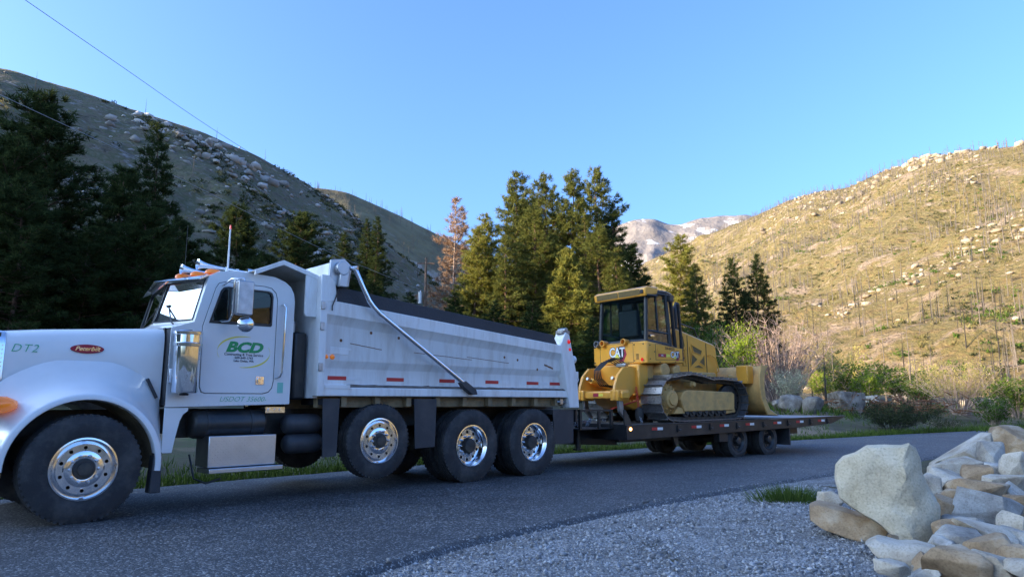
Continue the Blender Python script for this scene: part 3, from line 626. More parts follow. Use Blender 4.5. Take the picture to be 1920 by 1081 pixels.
for i, p in enumerate(pts[:230]):
    put_snag(SN[i % 4], (p[0], p[1], p[2] - .3), rng.uniform(4, 8.5), 'thin fire-killed snag on the sunlit hillside', 'fire-killed snags on the sunlit hillside', rng.uniform(0, 6), 'snag', rng.uniform(.8, 1.2))
T = Tris()
for p in pts[230:]:
    h = rng.uniform(3, 7); e = (p[0] + rng.gauss(0, .3), p[1], p[2] + h); T.add(*limb_tris((p[0], p[1], p[2] - .5), e, .16, .05, 4))
    for _ in range(4): f = rng.uniform(.4, .95); a = rng.uniform(0, 6.3); T.add(*limb_tris((p[0], p[1], p[2] + h * f), (p[0] + math.cos(a) * 1.0, p[1] + math.sin(a) * 1.0, p[2] + h * f + .2), .06, .02, 3))
for p in scatter(hillM, 330, None, .3, 1.0, lambda p, v: 1 if v > .9 else .15):
    h = rng.uniform(4, 8); T.add(*limb_tris((p[0], p[1], p[2] - 1), (p[0], p[1], p[2] + h), .26, .07, 4))
tag(link(bpy.data.objects.new('distant_snags', T.mesh('distant_snags', MAT['grey_snag']))), 'mass of fire-killed trunks thinning up the distant slopes', 'snags', None, 'stuff')
for i, p in enumerate(scatter(hillL, 34, None, .3, 1.0)):
    put_snag(SN[i % 4], (p[0], p[1], p[2] - .3), rng.uniform(2.5, 6), 'short burnt snag on the shaded hillside', 'burnt snags on the shaded hillside', rng.uniform(0, 6))
for px, py, d, h, lb in [(405, 262, 207, 5.6, 'burnt trunk standing alone on the left ridge line'), (496, 299, 212, 5.0, 'bare branched snag on the left ridge right of the lone trunk')]:
    q = at_d(px, py + 8, d); put_snag(SN[3] if px > 450 else SN[0], (q[0], q[1], q[2] - .5), h, lb, None, 1, 'snag', 1.5)
# ---- rocks on the slopes and low brush: nobody could count these
ico = bmesh.new(); bmesh.ops.create_icosphere(ico, subdivisions=1, radius=1); IV = np.array([v.co[:] for v in ico.verts]); IF = np.array([[v.index for v in f.verts] for f in ico.faces]); ico.free()
nrg = np.random.default_rng(8)
def rock_field(name, hill, n, lo, hi, m, label, dens, vmin=.0, vmax=1.0):
    T = Tris()
    for p in scatter(hill, n, None, vmin, vmax, dens):
        s = lo + (hi - lo) * rng.random() ** 7; V = IV * nrg.uniform(.45, 1.25, (len(IV), 1)) * np.array([nrg.uniform(.9, 1.6), nrg.uniform(.6, 1.1), nrg.uniform(.35, .8)]) * s
        a = rng.uniform(0, 6.3); c, d = math.cos(a), math.sin(a); V = V @ np.array([[c, -d, 0], [d, c, 0], [0, 0, 1]]); T.add(V + np.array([p[0], p[1], p[2] + s * .15]), IF)
    tag(link(bpy.data.objects.new(name, T.mesh(name, MAT[m]))), label, 'rocks', None, 'stuff')
rk = lambda k, lo, hi: (lambda p, v: (.012 + .988 * sst(lo, hi, fbm(p[0] * k, p[1] * k, 41))))
rock_field('slope_rocks', hillR, 3600, .18, 1.6, 'hill_stone', 'pale rocks and ledges scattered over the sunlit hillside', rk(.012, .22, .5))
rock_field('ridge_rocks', hillR, 900, .3, 2.2, 'hill_stone', 'pale rock outcrops along the crest of the sunlit hill', rk(.012, .0, .3), .86, 1.0)
rock_field('slope_rocks', hillL, 2300, .12, 1.4, 'hill_stone_grey', 'grey rocks scattered over the shaded hillside', rk(.03, .08, .4), .1)
def brush_field(name, hill, n, m, label, lo, hi, vmin=.0, vmax=1.0, k=.03):
    PP = []; 
    for p in scatter(hill, n, None, vmin, vmax, rk(k, -.1, .4)):
        s = rng.uniform(lo, hi); q = nrg.normal(0, 1, (26, 3)) * np.array([.5, .5, .32]) * s; q[:, 2] = np.abs(q[:, 2]); PP.append(q + np.array(p))
    Q = np.concatenate(PP); T = Tris(); T.add(*blades(Q, np.tile([0, 0, .7], (len(Q), 1)), nrg.uniform(.35, .8, len(Q)) * (lo + hi) / 2, .3 * (lo + hi) / 2, nrg, .8))
    tag(link(bpy.data.objects.new(name, T.mesh(name, MAT[m]))), label, 'brush', None, 'stuff')
brush_field('slope_brush', hillR, 1500, 'dry_grass', 'low dry brush over the sunlit hillside', .5, 1.6)
brush_field('slope_brush', hillR, 700, 'leaf_green', 'low green brush over the sunlit hillside', .5, 1.5, 0, .7, .02)
brush_field('slope_brush', hillL, 1300, 'leaf_dark', 'low dark brush over the shaded hillside', .4, 1.2, .05)
brush_field('slope_brush', hillL, 350, 'dry_grass', 'low pale brush towards the left ridge', .4, 1.1, .45)
brush_field('slope_brush', hillR, 2600, 'leaf_dark', 'dark burnt brush and logs over the sunlit hillside', .3, 1.1, 0, 1.0, .025)
def outcrop(hill, px, py, d, n, spread, lo, hi, m, label):
    """one ledge of bedrock blocks breaking out of the slope"""
    q = at_d(px, py, d); T = Tris()
    for _ in range(n):
        u, v = hill.near(q[0] + nrg.normal(0, spread), q[1] + nrg.normal(0, spread)); p = hill.pt(u, v) + np.array([nrg.normal(0, .6), nrg.normal(0, .6), 0]); s = lo + (hi - lo) * nrg.random() ** 2.5
        V = IV * nrg.uniform(.45, 1.25, (len(IV), 1)) * np.array([1.3, .9, .75]) * s; a = nrg.uniform(0, 6.3); c, e = math.cos(a), math.sin(a); T.add(V @ np.array([[c, -e, 0], [e, c, 0], [0, 0, 1]]) + p, IF)
    tag(link(bpy.data.objects.new('rock_outcrop', T.mesh('rock_outcrop', MAT[m]))), label, 'rocks', None, 'stuff')
outcrop(hillL, 425, 305, 190, 120, 9, .25, 2.0, 'hill_stone_grey', 'pale rock outcrop high on the shaded hillside')
outcrop(hillL, 350, 330, 175, 120, 8, .25, 1.6, 'hill_stone_grey', 'scattered pale rocks beside the second dark pine tip')
outcrop(hillR, 1700, 322, 480, 170, 26, .5, 3.4, 'hill_stone', 'craggy rock crest on the sunlit ridge')
outcrop(hillR, 1500, 400, 520, 110, 24, .5, 2.8, 'hill_stone', 'rock ledge below the middle of the sunlit ridge')
# ================================================================== boulders, gravel and grass in the foreground
def facet_rock(seed, sx, sy, sz, cuts=15, sub=3, rough=.035):
    """angular block: hull of scattered corner points, edges worn round, faces roughened"""
    r = random.Random(seed); bm = bmesh.new()
    for _ in range(cuts):
        v = Vector((r.gauss(0, 1), r.gauss(0, 1), r.gauss(0, 1))).normalized(); v = Vector([math.copysign(abs(c) ** .62, c) for c in v]) * r.uniform(.88, 1.08); bm.verts.new(v)
    h = bmesh.ops.convex_hull(bm, input=bm.verts); bmesh.ops.delete(bm, geom=[v for v in bm.verts if not v.link_faces], context='VERTS')
    bmesh.ops.dissolve_limit(bm, angle_limit=R(14), verts=bm.verts, edges=bm.edges)
    bmesh.ops.bevel(bm, geom=list(bm.edges), offset=.075, segments=2, affect='EDGES', profile=.6, clamp_overlap=True)
    bmesh.ops.triangulate(bm, faces=bm.faces); 
    for _ in range(sub - 1): bmesh.ops.subdivide_edges(bm, edges=[e for e in bm.edges if e.calc_length() > .22], cuts=1)
    bmesh.ops.triangulate(bm, faces=bm.faces)
    for v in bm.verts:
        c = v.co; k = 1 + rough * mnoise.fractal(c * 2.6 + Vector((seed * 3.1, 0, 0)), 1, 2, 5); v.co = Vector((c.x * k * sx, c.y * k * sy, c.z * k * sz))
    me = bpy.data.meshes.new('boulder'); bm.to_mesh(me); bm.free(); me.polygons.foreach_set('use_smooth', [True] * len(me.polygons)); me.set_sharp_from_angle(angle=R(32)); return me
def ground_hit(px, py):
    a, b, c = pray(px, py); k = 2.0
    while k < 120 and CAMH + c * k > ground_z(a * k, b * k): k *= 1.01
    return a * k, b * k, CAMH + c * k
def put_rock(name, me, m, loc, rot, label, group=None, cat='boulder'):
    me.materials.clear(); me.materials.append(MAT[m]); o = link(bpy.data.objects.new(name, me)); o.location = loc; o.rotation_euler = rot; return tag(o, label, cat, group)
ROCKS = [  # px, py of the middle, width px, height px, stone, where it lies
 (1797, 848, 94, 68, 'granite_pale', 'large pale boulder at the road edge, behind the rock pile'), (1908, 838, 84, 62, 'granite_tan', 'large brown boulder at the right edge, top of the pile'),
 (1860, 856, 40, 42, 'granite_grey', 'grey rock wedged between the pale and the brown boulder'), (1903, 868, 44, 36, 'granite_pale', 'pale rock under the brown boulder at right edge'),
 (1880, 882, 52, 28, 'granite_grey', 'flat grey rock below the wedged rock'), (1792, 884, 80, 36, 'granite_pale', 'white-topped flat rock below the large pale boulder'),
 (1766, 902, 68, 42, 'granite_pale', 'pale rounded rock right of the tall boulder top'), (1832, 893, 50, 34, 'granite_tan', 'small tan rock behind the middle of the pile'),
 (1746, 916, 46, 44, 'granite_grey', 'bluish white rock touching the tall boulder'), (1882, 906, 62, 30, 'granite_pale', 'pale flat rock right of the middle of the pile'),
 (1838, 922, 96, 38, 'granite_tan', 'broad tan slab across the middle of the pile'), (1912, 926, 40, 36, 'granite_grey', 'grey rock at the right edge beside the tan slab'),
 (1793, 944, 60, 44, 'granite_tan', 'tan rock under the left end of the broad slab'), (1849, 958, 86, 56, 'granite_grey', 'blocky grey rock in the middle of the pile'),
 (1769, 952, 46, 38, 'granite_tan', 'brown rock close against the tall boulder side'), (1910, 955, 44, 44, 'granite_tan', 'reddish tan rock at the right edge'),
 (1803, 980, 62, 30, 'granite_grey', 'dark flat rock below the blocky grey rock'), (1842, 998, 82, 36, 'granite_pale', 'pale wedge rock in the lower middle of the pile'),
 (1905, 984, 46, 36, 'granite_pale', 'pale rock near the right edge, lower half'), (1780, 994, 44, 32, 'granite_tan', 'small brown rock beside the foot of the tall boulder'),
 (1806, 1022, 70, 44, 'granite_grey', 'angular grey rock near the bottom of the pile'), (1890, 1012, 54, 36, 'granite_grey', 'grey rock in the lower right of the pile'),
 (1772, 1026, 42, 40, 'granite_grey', 'grey rock right behind the pale flat slab'), (1860, 1034, 66, 40, 'granite_tan', 'tan rock in the lower right of the pile'),
 (1792, 1064, 92, 58, 'granite_tan', 'large brown-grey boulder at the bottom edge'), (1858, 1068, 80, 48, 'granite_pale', 'pale boulder at the bottom edge, right of the brown one'),
 (1906, 1046, 50, 40, 'granite_tan', 'tan rock at the lower right corner'), (1914, 1082, 56, 44, 'granite_pale', 'pale rock in the very lower right corner'),
 (1671, 1063, 52, 22, 'granite_pale', 'white shard lying before the pale flat slab'), (1560, 938, 44, 30, 'granite_pale', 'white shard between grass tuft and tall boulder'),
 (1676, 1010, 20, 16, 'granite_tan', 'fist-sized stone between the slab and the tall boulder')]
for i, (px, py, wp, hp, m, lb) in enumerate(ROCKS):
    zc = .30 if py < 880 else (.16 if py < 1000 else .10)
    x, y, z = at_z(px, py, zc); D = math.hypot(x, y); sx = wp * D / 1300 * .53; sz = hp * D / 1300 * .60
    put_rock('boulder' if wp > 34 else 'stone', facet_rock(137 + i, sx, sx * random.Random(i).uniform(.75, 1.05), sz), m, (x, y, z), (random.Random(i).uniform(-.15, .15), random.Random(i + 9).uniform(-.2, .2), math.atan2(x, y) * -1 + random.Random(i).uniform(-.4, .4)), lb, 'boulders in the foreground rock pile')
for i in range(46):                        # small rubble filling the joints of the pile
    r = random.Random(900 + i); px = r.uniform(1735, 1925); py = r.uniform(880, 1085); x, y, z = at_z(px, py, .0); s = r.uniform(.05, .13)
    put_rock('stone', facet_rock(200 + i, s * 1.2, s, s * .8, 12, 1), r.choice(['granite_grey', 'granite_tan', 'granite_pale']), (x, y, ground_z(x, y) + s * .5), (r.uniform(0, 1), r.uniform(0, 1), r.uniform(0, 6)), 'small stone filling the joints of the foreground rock pile', 'rubble between the foreground boulders', 'stone')
def outline_rock(name, pix, depth, thick, m, label, seed, ridge=None, back=.85, tilt=0.0):
    """boulder whose face outline was surveyed; it has its own distance and thickness"""
    x0, y0, z0 = at_z(*pix['foot'], pix['z']); D = math.hypot(x0, y0); ux, uy = x0 / D, y0 / D; rx, ry = uy, -ux
    P2 = []
    for px, py in pix['line']:
        a, b, c = pray(px, py); k = (x0 * ux + y0 * uy) / (a * ux + b * uy); q = (a * k, b * k, CAMH + c * k); P2.append(((q[0] - x0) * rx + (q[1] - y0) * ry, q[2]))
    n = len(P2); cx = sum(p[0] for p in P2) / n; cz = sum(p[1] for p in P2) / n
    bm = bmesh.new(); rings = []
    for sc, dp in ((.5, -.015), (.80, .0), (.955, .018), (1.0, .085), (1.0, thick * .45), (.95, thick * .8), (back, thick), (.4, thick * 1.02)):
        ring = []
        for k, (u, v) in enumerate(P2):
            U = cx + (u - cx) * sc; W = cz + (v - cz) * sc; d = dp + tilt * (W - cz)
            if ridge and U > ridge: d += (U - ridge) * 1.1
            ring.append(bm.verts.new((x0 + rx * U + ux * d, y0 + ry * U + uy * d, W)))
        rings.append(ring)
    for a, b in zip(rings, rings[1:]):
        for k in range(n): j = (k + 1) % n; bm.faces.new((a[k], a[j], b[j], b[k]))
    bm.faces.new(rings[0][::-1]); bm.faces.new(rings[-1]); bmesh.ops.recalc_face_normals(bm, faces=bm.faces)
    bmesh.ops.triangulate(bm, faces=[f for f in bm.faces if len(f.verts) > 4]); bmesh.ops.subdivide_edges(bm, edges=bm.edges, cuts=2, use_grid_fill=True)
    for _ in range(1): bmesh.ops.smooth_vert(bm, verts=bm.verts, factor=.2, use_axis_x=True, use_axis_y=True, use_axis_z=True)
    for v in bm.verts:
        q = mnoise.fractal(v.co * 3.1 + Vector((seed, 0, 0)), 1, 2, 5); v.co += Vector((rx * .3 + ux * -.5, ry * .3 + uy * -.5, .35)) * q * .05
    c0 = Vector((x0, y0, 0)); 
    for v in bm.verts: v.co -= c0
    me = bpy.data.meshes.new(name); bm.to_mesh(me); bm.free(); me.polygons.foreach_set('use_smooth', [True] * len(me.polygons)); me.set_sharp_from_angle(angle=R(26))
    return put_rock(name, me, m, c0, (0, 0, 0), label)
outline_rock('tall_boulder', {'foot': (1680, 1010), 'z': .05, 'line': [(1564, 872), (1577, 858), (1600, 852), (1622, 838), (1660, 834), (1692, 837), (1706, 832), (1720, 842), (1729, 866), (1730, 890), (1748, 925), (1767, 958), (1768, 985), (1756, 1027), (1720, 1024), (1685, 1018), (1650, 985), (1600, 955), (1572, 935), (1562, 900)]}, 0, .62, 'granite_cream', 'tall cream boulder standing on edge beside the gravel', 5, .12, .8, .12)
outline_rock('slab_boulder', {'foot': (1597, 1005), 'z': .0, 'line': [(1516, 950), (1530, 947), (1575, 956), (1605, 968), (1650, 974), (1676, 972), (1668, 1000), (1655, 1018), (1630, 1022), (1590, 1010), (1545, 994), (1519, 975)]}, 0, .45, 'granite_tan', 'tan slab with flat top leaning at the tall boulder foot', 15, None, .8, .55)
outline_rock('slab_boulder', {'foot': (1690, 1058), 'z': .0, 'line': [(1620, 1022), (1640, 1014), (1680, 1024), (1720, 1024), (1755, 1030), (1754, 1060), (1742, 1075), (1715, 1066), (1680, 1056), (1645, 1046)]}, 0, .35, 'granite_pale', 'pale flat slab lying in front of the tall boulder', 25, None, .8, .5)
# boulders along the far bank
for i, (px, py, wp, hp, m, lb) in enumerate([(1484, 757, 48, 38, 'granite_grey', 'mottled dark boulder on the far bank beyond the blade'), (1525, 760, 44, 36, 'granite_grey', 'brown-grey boulder second in the far bank row'), (1583, 754, 78, 48, 'granite_grey', 'largest grey boulder of the far bank row'), (1628, 752, 44, 28, 'granite_pale', 'white rock right of the largest bank boulder'), (1722, 745, 44, 32, 'granite_pale', 'pale boulder on the bank above the dark bush'), (1693, 748, 40, 20, 'granite_grey', 'low grey rock left of the pale bank boulder'), (1818, 760, 36, 18, 'granite_pale', 'pale bluish rock on the right bank'), (1840, 762, 24, 14, 'granite_grey', 'small grey rock beside the pale bluish rock'), (1902, 742, 14, 10, 'granite_pale', 'small white rock at the far right verge'), (1832, 736, 20, 10, 'granite_pale', 'small tan rock below the willow bush'), (1460, 760, 26, 24, 'granite_grey', 'dark boulder nearest the blade tip')]):
    x, y, z = ground_hit(px, py + hp * .36); D = math.hypot(x, y); sx = wp * D / 1300 * .44; sz = hp * D / 1300 * .50
    put_rock('boulder', facet_rock(400 + i, sx, sx * .9, sz, 26), 'bank_stone' if m == 'granite_grey' else m, (x, y, z + sz * .55), (0, .1, -math.atan2(x, y) + i), lb, 'boulders on the far bank')
# brown slash pile on the bank
T = Tris(); nb_ = np.random.default_rng(71); c = at_d(1660, 735, 40); cz = ground_z(c[0], c[1])
for k in range(420):
    p = np.array([c[0] + nb_.normal(0, 1.9), c[1] + nb_.normal(0, 1.0), cz + abs(nb_.normal(0, .38)) + .05]); a = nb_.uniform(0, 6.28); L = nb_.uniform(.3, 1.4); T.add(*limb_tris(p, p + np.array([math.cos(a) * L, math.sin(a) * L * .6, nb_.normal(0, .2)]), nb_.uniform(.012, .05), .008, 4))
tag(link(bpy.data.objects.new('brush_pile', T.mesh('brush_pile', MAT['rust']))), 'reddish brown pile of cut branches on the far bank', 'brush pile', None, 'stuff')
# gravel shoulder: loose stones too many to count
def gravel():
    g = np.random.default_rng(9); T = Tris(); V0 = np.array([(1, 0, 0), (-1, 0, 0), (0, 1, 0), (0, -1, 0), (0, 0, 1), (0, 0, -1)], float); F0 = np.array([(0, 2, 4), (2, 1, 4), (1, 3, 4), (3, 0, 4), (2, 0, 5), (1, 2, 5), (3, 1, 5), (0, 3, 5)])
    pts = []; edge = np.array(NEAR)
    while len(pts) < 52000:
        x = g.uniform(-2.6, 4.6, 4000); y = 3.2 + 7.5 * g.random(4000) ** 1.25
        ye = np.interp(x, edge[:, 0], edge[:, 1]); d = (ye - y) * .70
        ok = (d > -.03 - .12 * (g.random(4000) ** 6)) & (np.abs(x) < .80 * y + .4)
        ok &= ~((d < .05) & (g.random(4000) < .55))
        pts += list(zip(x[ok], y[ok], d[ok]))
    for x, y, d in pts[:52000]:
        s = g.uniform(.006, .016) if g.random() < .92 else g.uniform(.015, .030)
        q = V0 * g.uniform(.55, 1.3, (6, 1)) * np.array([1, g.uniform(.6, 1), g.uniform(.45, .9)]) * s; a, b = g.uniform(0, 6.3, 2); ca, sa, cb, sb = math.cos(a), math.sin(a), math.cos(b * .3), math.sin(b * .3)
        q = q @ np.array([[1, 0, 0], [0, cb, -sb], [0, sb, cb]]) @ np.array([[ca, -sa, 0], [sa, ca, 0], [0, 0, 1]])
        z = ground_z_fast(x, y) if d > 0 else .004
        T.add(q + np.array([x, y, z + s * g.uniform(.1, .7)]), F0)
    tag(link(bpy.data.objects.new('gravel', T.mesh('gravel', MAT['gravel']))), 'loose grey gravel of the road shoulder', 'gravel', None, 'stuff')
_gx = np.linspace(-3, 5, 81); _gy = np.linspace(3, 11, 81); _gz = np.array([[ground_z(a, b) for b in _gy] for a in _gx])
def ground_z_fast(x, y):
    a = min(79.99, max(0, (x + 3) * 10)); b = min(79.99, max(0, (y - 3) * 10)); i, j = int(a), int(b); f, h = a - i, b - j
    return _gz[i, j] * (1-f) * (1-h) + _gz[i+1, j] * f * (1-h) + _gz[i, j+1] * (1-f) * h + _gz[i+1, j+1] * f * h
gravel()
# the packed bed the loose gravel lies on
bedv = []; bedf = []; nx = 60
for i in range(nx):
    for j in range(40):
        k = i / (nx - 1); ex = -9 + 15.5 * k; ey = np.interp(ex, [p[0] for p in NEAR], [p[1] for p in NEAR]); s = j / 39; x = ex + .72 * 9 * s * s + .02; y = ey - .70 * 9 * s * s - .02
        bedv.append((x, y, ground_z(x, y) + .006))
bedf = [(i*40 + j, i*40 + j + 1, (i+1)*40 + j + 1, (i+1)*40 + j) for i in range(nx - 1) for j in range(39)]
me = bpy.data.meshes.new('gravel_shoulder'); me.from_pydata(bedv, [], bedf); me.polygons.foreach_set('use_smooth', [True] * len(bedf))
def gravel_bed():
    m, t, b, N, L = nodes('gravel_bed'); b.inputs['Roughness'].default_value = .85; tc = N('ShaderNodeTexCoord')
    v = N('ShaderNodeTexVoronoi'); v.inputs['Scale'].default_value = 75; L(tc.outputs['Object'], v.inputs['Vector']); sp = N('ShaderNodeSeparateColor'); L(v.outputs['Color'], sp.inputs[0])
    r = ramp(t, [(0, (.11, .105, .10)), (.5, (.25, .245, .24)), (1, (.52, .51, .50))]); L(sp.outputs[0], r.inputs[0])
    n = N('ShaderNodeTexNoise'); n.inputs['Scale'].default_value = 1.3; n.inputs['Detail'].default_value = 6; L(tc.outputs['Object'], n.inputs['Vector']); r2 = ramp(t, [(.35, (.55, .53, .5)), (.65, (1, 1, 1))]); L(n.outputs[0], r2.inputs[0])
    mx = N('ShaderNodeMixRGB'); mx.blend_type = 'MULTIPLY'; mx.inputs[0].default_value = 1; L(r.outputs[0], mx.inputs[1]); L(r2.outputs[0], mx.inputs[2]); L(mx.outputs[0], b.inputs['Base Color'])
    bp = N('ShaderNodeBump'); bp.inputs['Strength'].default_value = 1; bp.inputs['Distance'].default_value = .012; bp.invert = True; L(v.outputs['Distance'], bp.inputs['Height']); L(bp.outputs[0], b.inputs['Normal']); MAT['gravel_bed'] = m
gravel_bed(); me.materials.append(MAT['gravel_bed']); tag(link(bpy.data.objects.new('gravel_shoulder', me)), kind='structure')
# grass: verge beyond the road, and the bank
def verge():
    g = np.random.default_rng(12); F0 = resample(FAR, .5); seg = [(a, b) for a, b in zip(F0, F0[1:]) if -9 < a[0] < 34]; Q = []; L = []
    for a, b in seg:
        t = (b - a) / np.linalg.norm(b - a); nrm = np.array([-t[1], t[0]]); far = math.hypot(*a) > 28; n = 260 if not far else 200
        s = g.random(n); d = np.where(g.random(n) < .6, .06 + .9 * g.random(n) ** 1.4, .06 + (6 if a[0] > 4 else 3.5) * g.random(n))
        for k in range(n):
            p = a + (b - a) * s[k] + nrm * d[k]
            if fbm(p[0] * .5, p[1] * .5, 61) < -.12 and d[k] > .8: continue
            Q.append((p[0], p[1], 0)); L.append((.10 + .12 * g.random()) * (1 + .4 * far))
    Q = np.array(Q); Q[:, 2] = [ground_z(x, y) for x, y in Q[:, :2]]
    T = Tris(); T.add(*blades(Q, np.tile([0, 0, 1.], (len(Q), 1)), np.array(L), .022, g, .38)); tag(link(bpy.data.objects.new('verge_grass', T.mesh('verge_grass', MAT['grass_blades']))), 'green grass along the far verge of the road', 'grass', None, 'stuff')
    Q = []
    for k in range(9000):
        px = g.uniform(1380, 1930); d = g.uniform(34, 62); x, y, z = at_d(px, 740, d)
        if fbm(x * .12, y * .12, 66) > (-.05 if px < 1600 else .18): Q.append((x, y, ground_z(x, y)))
    Q = np.array(Q); T = Tris(); T.add(*blades(Q, np.tile([0, 0, 1.], (len(Q), 1)), g.uniform(.2, .45, len(Q)), .05, g, .4)); tag(link(bpy.data.objects.new('bank_grass', T.mesh('bank_grass', MAT['grass_blades']))), 'green grass on the bank behind the boulders', 'grass', None, 'stuff')
verge()
c = at_z(1482, 935, 0); g = np.random.default_rng(3); n = 900
Q = np.stack([c[0] + g.normal(0, .17, n), c[1] + g.normal(0, .12, n), np.full(n, -.04)], 1); T = Tris(); T.add(*blades(Q, np.stack([(Q[:, 0] - c[0]) * 2.2, (Q[:, 1] - c[1]) * 2.2, np.ones(n)], 1), g.uniform(.10, .27, n), .012, g, .22))
tag(link(bpy.data.objects.new('grass_tuft', T.mesh('grass_tuft', MAT['grass_blades']))), 'tuft of green grass between gravel and road beside the boulders', 'grass')
# ---- utility pole and wires
pb = at_d(795, 640, 58); pz = surf(pb[0], pb[1]); top = at_d(799, 483, 58)
up = empty('utility_pole', (pb[0], pb[1], pz), (0, 0, 0), 'wooden utility pole with grey transformer behind the dump bed', 'utility pole'); hh = top[2] - pz; dx, dy = top[0] - pb[0], top[1] - pb[1]
MB().cyl((0, 0, -.3), (dx, -dy, hh), .15, .10, 12).build('pole', MAT['wood_pole'], up)
MB().cyl((-.36, .12, hh * .62), (-.36, .12, hh * .62 + .95), .22, .22, 16).cyl((-.36, .12, hh * .62 + .95), (-.36, .12, hh * .62 + 1.1), .08, .03, 8).build('transformer', MAT['galv'], up)
MB().box(-.7, .75, -.06, .06, hh - .55, hh - .43).build('cross_arm', MAT['wood_pole'], up)
MB().cyl((.28, .1, -.2), (.20, .1, hh * .42), .045, .045, 8).build('conduit', MAT['galv'], up)
def wire(name, pts, r, label, mt='wire'):
    P_ = [Vector(q) for q in pts]; out = []
    for i in range(41):
        t = i / 40 * (len(P_) - 1); k = min(len(P_) - 2, int(t)); f = t - k; a = P_[max(0, k-1)]; b = P_[k]; c_ = P_[k+1]; d = P_[min(len(P_)-1, k+2)]
        out.append(tuple(.5 * ((2*b) + (c_ - a) * f + (2*a - 5*b + 4*c_ - d) * f*f + (3*b - a - 3*c_ + d) * f**3)))
    m = MB(); m.tube([(p[0], -p[1], p[2]) for p in out], r, 5); tag(m.build(name, MAT[mt]), label, 'wire', 'overhead wires')
pt = (top[0], top[1], top[2] - .3)
wire('overhead_wire', [at_d(-90, -95, 24), at_d(47, 0, 28), at_d(230, 126, 34), at_d(402, 244, 42), at_d(600, 368, 50), pt], .012, 'thin overhead wire crossing the sky at upper left')
wire('overhead_wire', [at_d(-60, 150, 26), at_d(80, 215, 30), at_d(340, 336, 38), at_d(612, 470, 49), (pb[0] + dx * .7, pb[1] + dy * .7, pz + hh * .72)], .012, 'thin overhead wire passing in front of the tall dark pines', 'bright_wire')
# ================================================================== dump truck (t rearward from the front axle, l towards the camera, z up)
TRUCK_A = R(45.5)
truck = empty('dump_truck', (-5.1067, 7.954, 0.006), (0, 0, math.pi / 2 - TRUCK_A), 'white conventional dump truck with tarped bed, parked along the road', 'dump truck')
W, BP, CH, PO, BK, RB = MAT['white_paint'], MAT['bed_paint'], MAT['chrome'], MAT['polished'], MAT['black_paint'], MAT['rubber']
def disc_holes(mb, c, r0, r1, n, rh, prof, ax=1, m=24):
    """annular disc with n round hand holes; prof(r) gives the offset along the axle"""
    rc = (r0 + r1) / 2; dth = math.pi / n
    for k in range(n):
        th0 = 2 * math.pi * k / n; inn = []; outr = []
        for j in range(m):
            a = 2 * math.pi * j / m; ca, sa = math.cos(a), math.sin(a); k_ = max(abs(ca), abs(sa))
            inn.append((rc + rh * ca, rh / rc * sa)); outr.append((rc + (r1 - rc) * ca / k_, dth * sa / k_))
        def P3(r, th, dp=0): return (c[0] + r * math.sin(th0 + th), c[1] + ax * (prof(r) + dp), c[2] + r * math.cos(th0 + th))
        for j in range(m):
            i = (j + 1) % m; mb.face([P3(*inn[j]), P3(*inn[i]), P3(*outr[i]), P3(*outr[j])]); mb.face([P3(*inn[j]), P3(*inn[i]), P3(*inn[i], -.03), P3(*inn[j], -.03)])
def tyre_mb(c, ro, ri, wd, n=56, lugs=True):
    """c = centre of the outer face; tyre runs inwards (-l) by wd"""
    pr = [(ri, -.012), (ri + .025, -.002), (ri + (ro - ri) * .45, .004), (ro - .05, -.004), (ro - .016, -.018), (ro - .003, -.035)]
    g = []; nb = 4; a0, a1 = -.035, -(wd - .035)
    for k in range(nb + 1):
        a = a0 + (a1 - a0) * k / nb
        if 0 < k < nb: g += [(ro, a + .008), (ro - .013, a + .006), (ro - .013, a - .006), (ro, a - .008)]
    pr2 = [(r, -wd - a) for r, a in pr[::-1]]
    mb = MB(); mb.lathe(pr + g + pr2, c, (0, 1, 0), n)
    if lugs:
        for k in range(n):
            a = 2 * math.pi * (k + .5) / n; s, q = math.sin(a), math.cos(a)
            for la in (-.028, -wd + .028):
                i = len(mb.v); h = .5 * 2 * math.pi * ro / n * .6
                for rr, hw in ((ro - .030, h), (ro + .003, h * .8)):
                    for da, dl in ((-hw, -.012), (hw, -.012), (hw, .010), (-hw, .010)): mb.p(c[0] + rr * s + q * da, c[1] + la + (dl if la > -.1 else -dl), c[2] + rr * q - s * da)
                for f in ((0,3,2,1),(4,5,6,7),(0,1,5,4),(1,2,6,5),(2,3,7,6),(3,0,4,7)): mb.f.append([i + x for x in f])
    return mb
